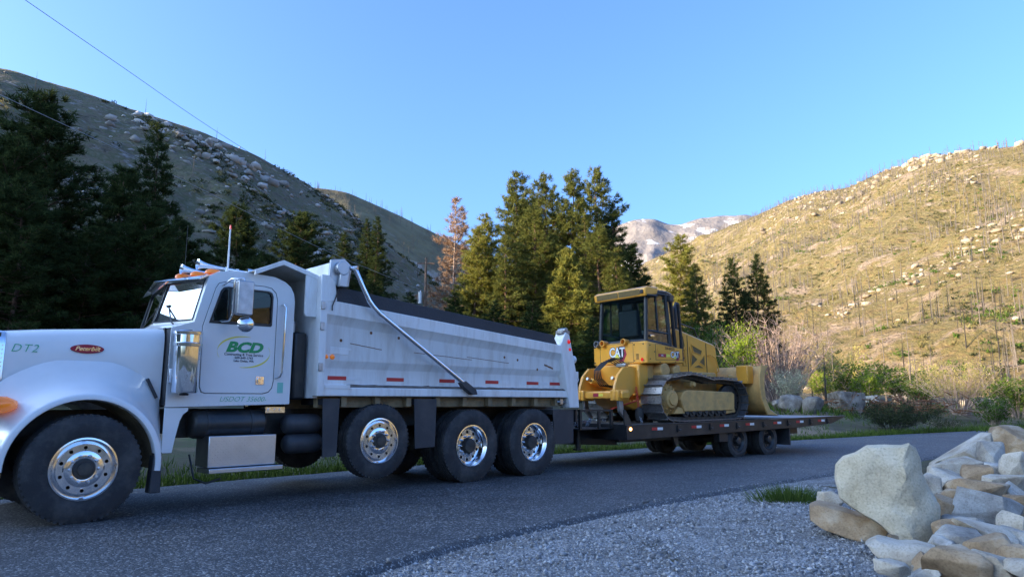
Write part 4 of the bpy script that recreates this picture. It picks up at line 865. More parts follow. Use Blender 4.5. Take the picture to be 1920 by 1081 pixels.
def wheel(parent, t, l, z, ro, ri, wd, style, rim_m, side=1, nh=10, name='wheel', tlabel=None):
    """side +1 outer face towards camera, -1 far side; built at the axle end"""
    w = tyre_mb((0, 0, 0), ro, ri, wd).build(name, RB, parent, smooth=30); w.location = (t, -l, z)
    if side < 0: w.rotation_euler = (0, 0, math.pi)
    k = ri / .29
    rim = MB()
    if style == 'convex':      # disc pushed outwards: front and lift axles
        rim.lathe([(ri + .012, -.012), (ri + .014, .004), (ri - .002, .006), (ri - .012, -.012), (ri - .030, -.034), (ri - .044, -.030), (ri - .05, -.004)], (0, 0, 0), (0, 1, 0), 48)
        pf = lambda r: -.03 + .045 * sst(ri - .05, ri * .52, r) if r > ri * .52 else .015
        disc_holes(rim, (0, 0, 0), ri * .60, ri - .05, nh, .017 * k, lambda r: -.004)
        rim.lathe([(ri * .60, -.004), (ri * .5, .004), (ri * .36, .006), (ri * .34, .004), (ri * .30, .0)], (0, 0, 0), (0, 1, 0), 48)
        hub = MB().lathe([(ri * .335, -.02), (ri * .335, .024), (ri * .30, .030), (ri * .24, .030), (ri * .22, .045), (ri * .10, .05), (.001, .05)], (0, 0, 0), (0, 1, 0), 28); lz, lr = .018, ri * .44
    else:                      # dished drive rim
        dp = -.115 if style == 'dish' else -.07
        rim.lathe([(ri + .012, -.012), (ri + .014, .004), (ri - .004, .006), (ri - .014, -.012), (ri - .03, -.03), (ri - .045, dp * .7), (ri - .055, dp)], (0, 0, 0), (0, 1, 0), 48)
        disc_holes(rim, (0, 0, 0), ri * .56, ri - .055, nh, .022 * k, lambda r: dp)
        rim.lathe([(ri * .56, dp), (ri * .40, dp + .004), (ri * .34, dp - .01)], (0, 0, 0), (0, 1, 0), 48)
        hub = MB().lathe([(ri * .40, dp - .02), (ri * .38, dp + .05), (ri * .34, dp + .085), (ri * .28, dp + .09), (.001, dp + .092)], (0, 0, 0), (0, 1, 0), 24); lz, lr = dp + .004, ri * .47
    rm = rim.build('rim', rim_m, w, smooth=40)
    hub.build('hub', MAT['chassis'] if style != 'trailer' else BK, w, smooth=40)
    for q in range(10):
        a = 2 * math.pi * (q + .5) / 10; x, y = math.sin(a) * lr, math.cos(a) * lr; MB().cyl((x, lz, y), (x, lz + .030, y), .017 * k, .015 * k, 6).cyl((x, lz + .03, y), (x, lz + .042, y), .008 * k, .006 * k, 6).build('lug_nut', PO if style != 'trailer' else BK, w, smooth=30)
    MB().lathe([(ri - .02, -.16), (ri * .2, -.16)], (0, 0, 0), (0, 1, 0), 24).build('brake_drum', MAT['chassis'], w)
    return w
# -- chassis
f = MB()
for s in (-1, 1): f.box(-.75, 7.75, s * .43 - .045, s * .43 + .045, .84, 1.10)
for t in (-.5, .6, 1.6, 2.6, 3.4, 4.6, 5.8, 7.0, 7.7): f.box(t - .05, t + .05, -.42, .42, .88, 1.06)
f.build('chassis_rails', MAT['chassis'], truck)
f = MB()
for s in (-1, 1): f.box(2.42, 7.60, s * .50 - .06, s * .50 + .06, 1.102, 1.256)
for k in range(9): f.box(2.9 + .52 * k, 2.98 + .52 * k, -1.16, 1.16, 1.13, 1.262)
f.box(2.6, 7.4, .98, 1.06, 1.12, 1.258); f.box(2.6, 7.4, -1.06, -.98, 1.12, 1.258); f.build('bed_subframe', MAT['dusty_rail'], truck)
for t, z in ((0, .53), (3.48, .67), (5.12, .535), (6.47, .535)): MB().cyl((t, -1.0, z), (t, 1.0, z), .07, .07, 12).lathe([(.02, -.22), (.20, -.16), (.23, 0), (.20, .16), (.02, .22)], (t, 0, z), (0, 1, 0), 16).build('axle', MAT['chassis'], truck)
for t in (5.12, 6.47): MB().box(t - .5, t + .5, .46, .56, .60, .70).box(t - .5, t + .5, -.56, -.46, .60, .70).build('suspension_beam', MAT['chassis'], truck)
wheel(truck, 0, 1.22, .535, .535, .292, .33, 'convex', PO); wheel(truck, 0, -1.22, .535, .535, .292, .33, 'convex', PO, -1)
wheel(truck, 3.48, 1.20, .675, .492, .288, .27, 'convex', PO); wheel(truck, 3.48, -1.20, .675, .492, .288, .27, 'convex', PO, -1)
for t in (5.12, 6.47):
    for s in (1, -1):
        wheel(truck, t, s * 1.22, .54, .54, .296, .27, 'dish', PO, s)
        q = tyre_mb((0, 0, 0), .54, .296, .27).build('inner_tyre', RB, truck, smooth=30); q.location = (t, -s * .90, .54); q.rotation_euler = (0, 0, 0 if s > 0 else math.pi)
# -- hood: lofted sections, narrower at the grille
loops = []
for t, hw, zt in ((-.68, .70, 1.905), (-.30, .735, 1.945), (.10, .775, 1.975), (.50, .82, 2.005), (.775, .85, 2.025)):
    L = [(t, hw, 1.22), (t, hw, 1.62), (t, hw, zt - .14), (t, hw - .012, zt - .075), (t, hw - .045, zt - .028), (t, hw - .10, zt - .004), (t, hw * .5, zt + .022), (t, 0, zt + .03)]
    loops.append(L + [(a, -b, c) for a, b, c in L[-2::-1]])
hood = MB().loft(loops, False).build('hood', W, truck, smooth=50)
gs = []
for t, e in ((-.775, .012), (-.68, .006)):
    L = [(t, .70 + e, 1.15), (t, .70 + e, 1.765), (t, .688 + e, 1.83), (t, .655 + e, 1.877 + e), (t, .60, 1.901 + e), (t, 0, 1.935 + e)]
    gs.append(L + [(a, -b, c) for a, b, c in L[-2::-1]])
MB().loft(gs, False).build('grille_surround', PO, truck, smooth=50)
rv = MB()
for k in range(13): rv.cyl((-.70, .706, 1.25 + .042 * k), (-.70, .714, 1.25 + .042 * k), .006, .005, 6)
rv.build('surround_rivets', PO, truck)
gb = MB()
for k in range(15): gb.box(-.765, -.745, -.63 + .09 * k - .012, -.63 + .09 * k + .012, 1.0, 1.87)
gb.build('grille_bars', PO, truck); MB().box(-.74, -.72, -.69, .69, .95, 1.88).build('radiator', BK, truck)
MB().box(-1.02, -.90, -1.22, 1.22, .45, .88).build('bumper', CH, truck, .04)
# fenders: pontoon arch over the front wheel
for s in (1, -1):
    loops = []
    prof = [(.665, 1.10), (.665, 1.185), (.672, 1.20), (.712, 1.203), (.73, 1.192), (.742, 1.16), (.765, 1.09), (.805, 1.01), (.87, .93), (.97, .87), (1.10, .83)]
    for k in range(35):
        a = R(-6 + 186 * k / 34 + (0 if k else 0)); ca, sa = math.cos(a), math.sin(a)
        zc = .545; L = []
        for r, l in prof:
            rr = r if l > .9 else min(r, .62 + .55)
            x = ca * rr; z = zc + sa * rr
            if l < 1.0: z = min(z, 1.62)
            hw = .715 + .055 * min(1, max(0, (x + .68) / 1.45)) * 2.2
            ll = max(l, hw - .012) if l < .9 else l
            L.append((max(-.80, min(.775, x)) if l < 1.1 else max(-.86, x), s * ll, z))
        loops.append(L)
    MB().loft(loops, False).build('fender', W, truck, smooth=60)
    li = [[(.66 * math.cos(R(-5 + 190 * k / 24)), s * l, .545 + .66 * math.sin(R(-5 + 190 * k / 24))) for l in (1.12, .50)] for k in range(25)]
    MB().loft(li, False).build('wheel_well_liner', MAT['dusty_rail'] if s > 0 else BK, truck)
    # headlight pod with turn signal
    MB().box(-.98, -.735, s * .86, s * 1.14, 1.08, 1.27).build('headlight_pod', CH, truck, .03)
    q = MB().loft([[(-.735, s * (.995 + .125 * math.cos(a)), 1.165 + .085 * math.sin(a)) for a in np.linspace(0, 6.283, 17)[:-1]], [(-.66, s * (.995 + .115 * math.cos(a)), 1.165 + .08 * math.sin(a)) for a in np.linspace(0, 6.283, 17)[:-1]], [(-.575, s * (.995 + .05 * math.cos(a)), 1.165 + .04 * math.sin(a)) for a in np.linspace(0, 6.283, 17)[:-1]]]).build('turn_signal', MAT['amber'], truck, smooth=60)
    MB().prism([(.63, .24), (.745, .24), (.735, .66), (.655, .66)], s * 1.05, s * 1.19).build('fender_flap', MAT['flap'], truck, .01)
MB().prism([(.60, 1.44), (.635, 1.455), (.745, 1.245), (.715, 1.225)], .862, .885).build('hood_latch', MAT['flap'], truck, .008)
MB().box(.776, .788, -.83, .83, 1.24, 2.03).build('hood_seal', BK, truck)
# emblem and chalked number on the hood
el = [(.155 * math.cos(a), .047 * math.sin(a)) for a in np.linspace(0, 6.2832, 33)[:-1]]
def hood_l(t): return .70 + .15 * (t + .68) / 1.455
MB().loft([[(.03 + u, hood_l(.03 + u) + dp, 1.75 + v) for u, v in el] for dp in (.001, .011)]).build('hood_emblem', MAT['emblem_red'], truck, .002)
text_mb('Peterbilt', .066, lambda u, v, w: (.03 + u, hood_l(.03 + u) + .0125 + w, 1.750 + v), .35, .001).build('emblem_script', PO, truck, smooth=0)
text_mb('DT2', .115, lambda u, v, w: (-.52 + u, hood_l(-.52 + u) + .003 + w, 1.73 + v), .3, -.001, .001, 1.0, 'CENTER', 1.15).build('chalk_number', MAT['green_ink'], truck, smooth=0)
# -- cab shell
HW = 1.0
side = [(.79, 1.135), (2.255, 1.165), (2.262, 2.46), (2.245, 2.56), (2.20, 2.64), (2.12, 2.70), (1.98, 2.745), (1.60, 2.762), (1.30, 2.735), (1.165, 2.66), (1.035, 2.105), (.79, 2.02)]
door = rrect(1.145, 2.03, 1.285, 2.60, [.03, .10, .13, .03], 5); 
dr = [(1.135, 1.36), (1.16, 1.30), (1.21, 1.285), (1.90, 1.285), (1.975, 1.305), (2.02, 1.36), (2.035, 1.44), (2.035, 2.45), (2.01, 2.545), (1.95, 2.60), (1.86, 2.615), (1.36, 2.615), (1.285, 2.59), (1.25, 2.53), (1.125, 2.06)]
win = [(1.20, 2.105), (1.955, 2.115), (1.972, 2.13), (1.972, 2.49), (1.955, 2.535), (1.915, 2.555), (1.40, 2.555), (1.345, 2.54), (1.315, 2.50)]
def shrink(poly, d):
    cx = sum(p[0] for p in poly) / len(poly); cz = sum(p[1] for p in poly) / len(poly); w_ = max(p[0] for p in poly) - cx; h_ = max(p[1] for p in poly) - cz
    return [(cx + (x - cx) * (1 - d / w_), cz + (z - cz) * (1 - d / h_)) for x, z in poly]
cabm = MB()
for s in (1, -1):
    cabm.plate(side, [dr], s * (HW - .03), s * HW)
# roof, back and cowl skin between the sides
def skin(mb, pts, hw, crown=0.0):
    rows = []
    for t, z in pts: rows.append([(t, l, z + crown * (1 - (l / hw) ** 2)) for l in np.linspace(-hw, hw, 13)])
    mb.loft(rows, False)
skin(cabm, side[1:4], HW - .0); skin(cabm, side[3:10], HW, .035); skin(cabm, [side[0], side[1]], HW)
cab = cabm.build('cab', W, truck, .018, 40)
# cowl and V windshield: pillar frame and two panes
for s in (1, -1):
    A, B_, C_, D_ = (1.035, s * HW, 2.105), (1.165, s * HW, 2.66), (1.045, 0, 2.70), (.90, 0, 2.135)
    def wp(u, v): return tuple(np.array(A) * (1-u) * (1-v) + np.array(B_) * (1-u) * v + np.array(C_) * u * v + np.array(D_) * u * (1-v))
    us = (0, .06, .975, 1); vs_ = (0, .05, .93, 1); fr = MB()
    for i in range(3):
        for j in range(3):
            if i == 1 and j == 1: continue
            fr.face([wp(us[i], vs_[j]), wp(us[i+1], vs_[j]), wp(us[i+1], vs_[j+1]), wp(us[i], vs_[j+1])])
    o = fr.build('windshield_frame', W if s > 0 else W, truck)
    g = MB(); k = [wp(us[1], vs_[1]), wp(us[2], vs_[1]), wp(us[2], vs_[2]), wp(us[1], vs_[2])]; g.face([(a + .006, b, c) for a, b, c in k]); ws = g.build('windshield_pane', MAT['windshield_glass'], truck)
    ga = MB(); ga.tube([(a - .003, b, c) for a, b, c in k + [k[0]]], .011, 6); ga.build('windshield_gasket', BK, ws)
    MB().face([(.79, s * .99, 2.02), (1.035, s * HW, 2.105), (.90, 0, 2.135), (.77, 0, 2.06)]).build('cowl', W, truck)
    MB().tube([(.93, s * .62, 2.10), (.93, s * .55, 2.13), (1.00, s * .20, 2.36)], .009, 6).box(.985, 1.0, s * .14, s * .26, 2.34, 2.37).build('wiper', BK, truck)
MB().face([(.79, -.99, 1.15), (.79, .99, 1.15), (.79, .99, 2.02), (.79, -.99, 2.02)]).build('firewall', BK, truck)
# visor: polished, with a pointed V front
vz = MB()
for s in (1, -1): vz.hexa([(1.17, s * 1.0, 2.665), (1.05, s * 1.02, 2.60), (.865, 0, 2.665), (1.06, 0, 2.735), (1.17, s * 1.0, 2.675), (1.05, s * 1.02, 2.61), (.865, 0, 2.675), (1.06, 0, 2.745)])
vz.build('sun_visor', PO, truck)
# interior
MB().box(.95, 1.15, -.95, .95, 1.9, 2.07).build('dashboard', MAT['cab_trim'], truck, .03)
for s in (.5, -.5): MB().box(1.55, 2.0, s - .26, s + .26, 1.55, 1.75).prism([(1.90, 1.7), (2.02, 1.7), (2.14, 2.36), (2.04, 2.38)], s - .25, s + .25).build('seat', MAT['seat_cloth'], truck, .04)
MB().lathe([(.215, -.012), (.228, 0), (.215, .012), (.202, 0)], (1.38, .5, 2.03), (-.8, 0, 1), 28, True).cyl((1.36, .5, 2.02), (1.1, .5, 1.8), .025, .03, 8).build('steering_wheel', BK, truck)
MB().box(2.20, 2.22, -.95, .95, 1.2, 2.6).build('cab_back_lining', MAT['cab_trim'], truck); MB().box(.8, 2.2, -.96, .96, 1.17, 1.2).build('cab_floor', BK, truck)
for s in (1, -1):
    d = MB().plate(shrink(dr, .007), [win], s * (HW - .026), s * (HW + .001)).build('door', W, truck, .006)
    k = MB(); k.plate(dr, [shrink(dr, .008)], s * (HW - .02), s * (HW - .006)); k.build('door_seal', BK, d)
    MB().face([(x, s * (HW - .018), z) for x, z in win]).build('door_window', MAT['cab_glass'], d)
    MB().plate(win, [shrink(win, .018)], s * (HW - .022), s * (HW + .004)).build('window_rubber', BK, d)
    MB().box(1.425, 1.445, s * (HW - .016), s * (HW - .006), 2.11, 2.55).build('vent_post', BK, d)
    if s > 0:
        MB().box(1.80, 1.905, HW + .002, HW + .010, 1.40, 1.50).build('door_handle', CH, d, .004)
        MB().box(1.815, 1.86, HW + .010, HW + .028, 1.415, 1.485).build('handle_paddle', PO, d, .006)
        # door lettering
        for a0, a1 in ((78, 205), (-98, 22)):
            arc = MB()
            pth = [(1.640 + .325 * math.cos(R(a)) , HW + .003, 1.785 + .185 * math.sin(R(a))) for a in np.linspace(a0, a1, 30)]
            for i in range(29):
                wv = .009 * math.sin(math.pi * (i + .5) / 29) + .002; p, q = pth[i], pth[i+1]; arc.hexa([(p[0], p[1], p[2] - wv), (q[0], q[1], q[2] - wv), (q[0], q[1], q[2] + wv), (p[0], p[1], p[2] + wv)] + [(p[0], p[1] + .001, p[2] - wv), (q[0], q[1] + .001, q[2] - wv), (q[0], q[1] + .001, q[2] + wv), (p[0], p[1] + .001, p[2] + wv)])
            arc.build('logo_swoosh', MAT['yellow_logo'], d, smooth=0)
        def onl(t0, z0): return lambda u, v, w_: (t0 + u, HW + .004 + w_, z0 + v)
        text_mb('BCD', .165, onl(1.635, 1.835), .28, .008, .001, 1.32).build('logo_lettering', MAT['green_logo'], d, smooth=0)
        for sx_, z0, sz_ in (('Contracting & Tree Service', 1.752, .043), ('509-449-1743', 1.712, .040), ('Lake Chelan, WA', 1.676, .034)): text_mb(sx_, sz_, onl(1.64, z0), 0, .0006, .0008).build('door_lettering', MAT['dark_ink'], d, smooth=0)
text_mb('USDOT 35600-', .085, lambda u, v, w_: (1.66 + u, HW + .004 + w_, 1.222 + v), .35, -.0015, .001, 1.05).build('chalk_lettering', MAT['green_ink'], truck, smooth=0)
MB().box(2.085, 2.16, HW + .001, HW + .004, 1.30, 1.43).build('sticker', MAT['sticker'], truck)
rv = MB()
for k in range(24): rv.cyl((.86 + .058 * k, HW, 1.165), (.86 + .058 * k, HW + .006, 1.165), .006, .005, 6)
rv.build('cab_rivets', W, truck)
# grab handle, mirrors
MB().tube([(2.09, 1.0, 2.40), (2.10, 1.055, 2.40), (2.115, 1.07, 2.36), (2.10, 1.07, 1.55), (2.085, 1.055, 1.50), (2.05, 1.0, 1.48)], .014, 10).build('grab_handle', CH, truck, smooth=60)
for s in (1, -1):
    mr = MB().prism(rrect(1.36, 1.545, 2.185, 2.585, .02), s * 1.30, s * 1.40).build('side_mirror', MAT['steel'], truck, .012)
    MB().tube([(1.33, s * 1.0, 2.56), (1.35, s * 1.2, 2.62), (1.45, s * 1.33, 2.62), (1.45, s * 1.33, 2.58)], .011, 8).tube([(1.33, s * 1.0, 2.13), (1.36, s * 1.18, 2.13), (1.36, s * 1.27, 2.2), (1.36, s * 1.27, 2.60)], .013, 8).build('mirror_bracket', CH, mr, smooth=60)
    MB().lathe([(.001, -.035), (.05, -.03), (.088, -.008), (.094, .0), (.088, .012), (.06, .035), (.001, .048)], (1.495, s * 1.33, 2.085), (-.25, s * 1.0, 0), 24).cyl((1.48, s * 1.32, 2.18), (1.49, s * 1.31, 2.10), .010, .010, 6).build('spot_mirror', MAT['mirror_glass'], mr, smooth=60)
# air cleaner
for s in (1, -1):
    c = (.925, s * 1.15, 0)
    a = MB().lathe([(.10, 1.285), (.135, 1.29), (.142, 1.31), (.142, 1.80), (.158, 1.805), (.160, 1.835), (.145, 1.845), (.143, 1.93), (.156, 1.935), (.158, 1.965), (.14, 1.98), (.001, 1.985)], c, (0, 0, 1), 40).build('air_cleaner', CH, truck, smooth=45)
    MB().cyl((.925, s * 1.15, 1.285), (.925, s * 1.15, 1.262), .05, .045, 14).build('drain_cup', BK, a)
    MB().box(.80, .87, s * 1.0, s * 1.02, 1.40, 1.56).build('hinge_plate', PO, truck, .004)
# roof: marker lamps, horns, antennas
for l in (-.84, -.44, .06, .46, .84):
    t0 = 1.19 + .10 * abs(l); z0 = 2.755 - .045 * abs(l)
    k = MB().lathe([(.062, 0), (.058, .03), (.038, .052), (.001, .058)], (t0, l, z0), (0, 0, 1), 16); k.v = [(t0 + (v[0] - t0) * 1.7, v[1], v[2]) for v in k.v]; k.build('marker_lamp', MAT['amber'], truck, smooth=60)
for l, t0, L in ((.62, 1.16, .62), (.16, 1.13, .55)):
    MB().lathe([(.068, 0), (.063, .006), (.044, .05), (.028, .12), (.018, .25), (.013, L), (.001, L + .01)], (t0, l, 2.852), (1, 0, -.04), 24).cyl((t0 + L, l, 2.85), (t0 + L + .09, l, 2.845), .03, .03, 10).cyl((t0 + .35, l, 2.86), (t0 + .35, l, 2.77), .014, .014, 6).build('air_horn', CH, truck, smooth=50)
a = MB().cyl((1.50, .69, 2.77), (1.50, .69, 3.34), .014, .010, 8).build('antenna', MAT['white_tape'], truck); MB().cyl((1.50, .69, 3.34), (1.50, .69, 3.39), .013, .008, 8).build('antenna_tip', MAT['red_lens'], a)
MB().cyl((1.2, .07, 2.77), (1.2, .07, 3.45), .004, .003, 6).build('whip_antenna', BK, truck)
# below the cab: step panel, fuel tank, tread-plate box, air tanks, flaps
for s in (1, -1):
    MB().plate([(.785, 1.125), (1.04, 1.125), (1.035, 1.09), (.985, 1.05), (.955, .98), (.92, .80), (.895, .635), (.785, .635)], [], s * .985, s * 1.0).build('step_panel', W, truck, .005)
    tk = MB().lathe([(.001, 0), (.10, .0), (.15, .02), (.162, .05), (.162, .83), (.15, .86), (.10, .88), (.001, .88)], (1.11, s * .86, .935), (1, 0, 0), 32).build('fuel_tank', BK, truck, smooth=50)
    for t in (1.28, 1.80): MB().lathe([(.164, -.02), (.169, -.018), (.169, .018), (.164, .02)], (t, s * .86, .935), (1, 0, 0), 32).build('tank_strap', BK, tk)
    MB().box(1.05, 2.45, s * .62, s * .68, .78, 1.10).build('tank_bracket', MAT['chassis'], truck)
bx_ = MB().box(1.255, 2.06, .72, 1.10, .455, .805).build('tool_box', MAT['tread_plate'], truck, .008)
tp = MB()
for i in range(26):
    for j in range(11):
        x = 1.275 + i * .0305; z = .475 + j * .0305; a = R(45 if (i + j) % 2 else -45); dx_, dz_ = math.cos(a) * .011, math.sin(a) * .011; nx_, nz_ = -math.sin(a) * .0032, math.cos(a) * .0032
        tp.hexa([(x - dx_, 1.1005, z - dz_), (x + nx_, 1.1005, z + nz_), (x + dx_, 1.1005, z + dz_), (x - nx_, 1.1005, z - nz_), (x - dx_ * .8, 1.1025, z - dz_ * .8), (x + nx_ * .7, 1.1025, z + nz_ * .7), (x + dx_ * .8, 1.1025, z + dz_ * .8), (x - nx_ * .7, 1.1025, z - nz_ * .7)])
tag(tp.build('tread_pattern', MAT['tread_plate'], bx_), None, None, None, 'stuff')
MB().box(1.25, 2.13, .80, 1.17, .395, .445).build('step', MAT['tread_plate'], truck, .006)
MB().tube([(1.12, .9, .60), (1.15, 1.0, .34), (1.28, 1.02, .28), (1.45, 1.0, .32)], .012, 6).build('cable', MAT['hose'], truck)
MB().box(1.95, 2.20, .97, 1.0, 1.06, 1.13).cyl((2.0, 1.0, 1.095), (2.0, 1.012, 1.095), .022, .022, 12).cyl((2.08, 1.0, 1.095), (2.08, 1.012, 1.095), .018, .018, 12).cyl((2.14, 1.0, 1.095), (2.14, 1.012, 1.095), .014, .014, 12).build('gauge_panel', PO, truck)
for z, t1 in ((.915, 2.76), (.675, 2.78)):
    MB().lathe([(.001, 0), (.08, .012), (.118, .05), (.125, .10), (.125, .42), (.118, .47), (.08, .51), (.03, .52), (.03, .545), (.001, .545)], (t1 - .545, .92, z), (1, 0, .0), 24).build('air_tank', MAT['flap'], truck, smooth=60)
MB().tube([(2.77, .93, .90), (2.79, .99, .80), (2.79, .95, .60), (2.80, .95, .46)], .005, 5).build('drain_cord', MAT['steel'], truck)
MB().box(2.30, 2.47, .52, .98, 1.22, 2.08).build('hydraulic_tank', BK, truck, .03); MB().cyl((2.36, .80, 2.08), (2.36, .80, 2.20), .03, .03, 12).cyl((2.36, .80, 2.2), (2.36, .80, 2.23), .04, .03, 12).build('filler_neck', MAT['steel'], truck)
MB().cyl((2.36, -.75, 1.2), (2.36, -.75, 3.0), .075, .075, 20).build('exhaust_stack', CH, truck, smooth=60)
for t0, t1, zb, zt in ((2.62, 2.865, .50, 1.235), (4.06, 4.46, .545, 1.235), (6.98, 7.52, .48, 1.06)):
    for s in (1, -1): MB().prism([(t0 + .03, zb), (t1 - .02, zb + .01), (t1, zt), (t0, zt)], s * 1.165, s * 1.18).prism([(t0, zt - .08), (t1, zt - .08), (t1, zt), (t0, zt)], s * .62, s * 1.165).build('mud_flap', MAT['flap'], truck)
MB().box(7.55, 7.60, -1.2, 1.2, .84, 1.06).box(7.60, 7.95, -.12, .12, .52, .72).box(7.50, 7.62, -.45, .45, .46, 1.0).build('hitch_plate', BK, truck)
# -- dump bed
def topz(t): return 2.478 - (t - 2.78) * (2.478 - 2.151) / (7.161 - 2.78)
def rib1(t): return 2.303 - (t - 2.57) * (.30) / 4.59
for s in (1, -1):
    loops = []
    for t in np.linspace(2.56, 7.36, 25):
        a, b = topz(t), rib1(t)
        prof = [(1.10, a + .01), (1.225, a + .01), (1.235, a), (1.235, b + .015), (1.225, b), (1.165, b - .095), (1.158, b - .115), (1.158, 1.735), (1.152, 1.715), (1.095, 1.635), (1.09, 1.615), (1.09, 1.425), (1.10, 1.41), (1.215, 1.375), (1.228, 1.365), (1.228, 1.275), (1.218, 1.265), (1.05, 1.265)]
        loops.append([(t, s * l, z) for l, z in prof])
    bs = MB().loft(loops, False).build('bed_side', BP, truck, smooth=30)
    MB().prism([(2.735, topz(2.735) + .008), (7.10, topz(7.10) + .008), (6.995, 2.335), (2.72, 2.695)], s * 1.165, s * 1.19).build('side_board', MAT['tarp'], truck, .006)
    # front corner post, rear corner post
    MB().prism([(2.50, 1.265), (2.60, 1.265), (2.60, 2.47), (2.735, 2.49), (2.70, 2.74), (2.60, 2.82), (2.50, 2.82)], s * 1.10, s * 1.24).build('front_post', BP, truck, .008)
    MB().prism([(7.34, 1.09), (7.60, 1.09), (7.56, 1.60), (7.36, 2.36), (7.26, 2.40), (7.13, 2.16), (7.16, 2.0)], s * 1.02, s * 1.245).build('rear_post', BP, truck, .012)
    MB().box(7.20, 7.40, s * 1.06, s * 1.22, 2.37, 2.43).cyl((7.30, s * 1.05, 2.44), (7.30, s * 1.23, 2.44), .04, .04, 12).build('tailgate_hinge', MAT['worn_steel'], truck, .006)
    MB().box(2.60, 2.98, s * 1.20, s * 1.236, 1.36, 1.41).build('side_step', BP, truck, .004)
    gm = MB().loft([[(t, s * 1.20, 1.381), (t, s * 1.105, 1.411), (t, s * 1.10, 1.417 + .012 * abs(fbm(t * 4, s, 3))), (t, s * 1.16, 1.402 + .03 * abs(fbm(t * 5, s, 1))), (t, s * 1.205, 1.384 + .012 * abs(fbm(t * 6, s, 2)))] for t in np.linspace(3.0, 7.33, 60)]).build('packed_dirt', MAT['grime'], truck)
    rt = [(2.725, 3.0), (3.64, 3.93), (4.575, 4.87), (5.50, 5.78), (6.43, 6.715), (7.0, 7.30)]
    for i, (a, b) in enumerate(rt):
        MB().box(a, b, s * 1.0905, s * 1.0935, 1.475, 1.525).build('red_reflector', MAT['red_tape'], truck)
        if i < 5: MB().box(b + .02, b + .22, s * 1.0905, s * 1.093, 1.478, 1.522).build('white_reflector', MAT['bed_paint'] if i in (1, 3) else MAT['white_tape'], truck)
    for t, r in ((2.655, .026), (2.74, .033)): MB().lathe([(r, 0), (r, .012), (r * .6, .022), (.001, .024)], (t, s * 1.158, 1.768), (0, s, 0), 18).build('side_marker', MAT['amber'], truck, smooth=60)
    for z, r in ((2.235, .036), (2.10, .026)): MB().lathe([(r, 0), (r, .012), (r * .6, .02), (.001, .022)], (7.335 + (2.235 - z) * .2, s * 1.245, z), (0, s, 0), 18).build('tail_marker', MAT['red_lens'], truck, smooth=60)
    for t, z, w_, h_, k in ((3.25, 1.93, .5, .006, 5), (4.6, 1.86, 1.1, .005, 6), (6.9, 1.79, .22, .018, 8), (5.5, 1.84, .9, .005, 9)):
        poly = [(t + w_ * (i / 12 - .5), z - .06 * (i / 12 - .5) + h_ * (.4 + .8 * abs(fbm(i * .8, k)))) for i in range(13)]; poly += [(x, zz - h_ * 1.6) for x, zz in poly[::-1]]
        MB().prism(poly, s * 1.1585, s * 1.1600).build('rust_streak', MAT['rust'], truck)
    for t, z in ((3.32, 2.12), (3.78, 2.08), (6.15, 1.87), (5.85, 1.90), (6.62, 1.73), (2.86, 1.99)): MB().lathe([(.022, 0), (.012, .0015), (.001, .0016)], (t, s * 1.1585, z), (0, s, 0), 9).build('rust_spot', MAT['rust'], truck)
    MB().prism([(2.70, 1.90), (3.02, 1.885), (3.02, 1.86), (2.98, 1.855), (2.98, 1.80), (2.70, 1.81)], s * 1.150, s * 1.164).build('patch_plate', BP, truck, .003)
    for z in (1.63, 2.15, 2.42): MB().box(2.50, 2.555, s * 1.24, s * 1.262, z - .05, z + .05).build('latch', MAT['steel'], truck, .004)
MB().box(2.50, 2.57, -1.12, 1.12, 1.24, 2.82).build('bed_bulkhead', BP, truck)
MB().box(2.57, 7.40, -1.10, 1.10, 1.264, 1.32).build('bed_floor', BP, truck)
MB().box(7.36, 7.42, -1.03, 1.03, 1.30, 2.25).build('tailgate', BP, truck, .01)
for z in (1.45, 1.75, 2.05): MB().box(7.42, 7.48, -1.02, 1.02, z - .05, z + .05).build('tailgate_rib', BP, truck, .01)
MB().lathe([(.001, 0), (.05, 0), (.07, .03), (.07, .08), (.05, .10), (.001, .105)], (7.52, 1.13, 1.93), (1, 0, .1), 18).build('work_light', MAT['white_tape'], truck, smooth=60)
MB().tube([(7.50, 1.16, 1.70), (7.62, 1.17, 1.66), (7.66, 1.17, 1.58), (7.60, 1.17, 1.50)], .022, 8).box(7.52, 7.62, 1.10, 1.22, 1.60, 1.72).build('tailgate_latch', BP, truck, .006)
MB().cyl((7.10, 1.16, 1.19), (7.45, 1.16, 1.19), .022, .022, 8).box(7.15, 7.22, 1.12, 1.2, 1.15, 1.24).build('bed_lock', MAT['steel'], truck)
# cab shield: peaked sheet over the cab, with turned-down near edges
cs = [(1.66, 2.775), (2.02, 2.945), (2.42, 2.835), (2.52, 2.80)]
MB().loft([[(t, l, z + dz) for l in (-1.13, 1.13)] for dz in (0,) for t, z in cs], False).build('cab_shield', BP, truck)
for s in (1, -1):
    MB().loft([[(t, s * 1.10, z - .055), (t, s * 1.14, z - .055), (t, s * 1.14, z + .006), (t, s * 1.10, z + .006)] for t, z in cs]).prism([(2.335, 2.30), (2.36, 2.27), (2.50, 2.27), (2.50, 2.80), (2.335, 2.83)], s * 1.105, s * 1.135).build('shield_edge', BP, truck, .004)
MB().cyl((1.66, .6, 2.80), (1.66, .6, 2.86), .02, .02, 8).build('shield_bolt', BP, truck)
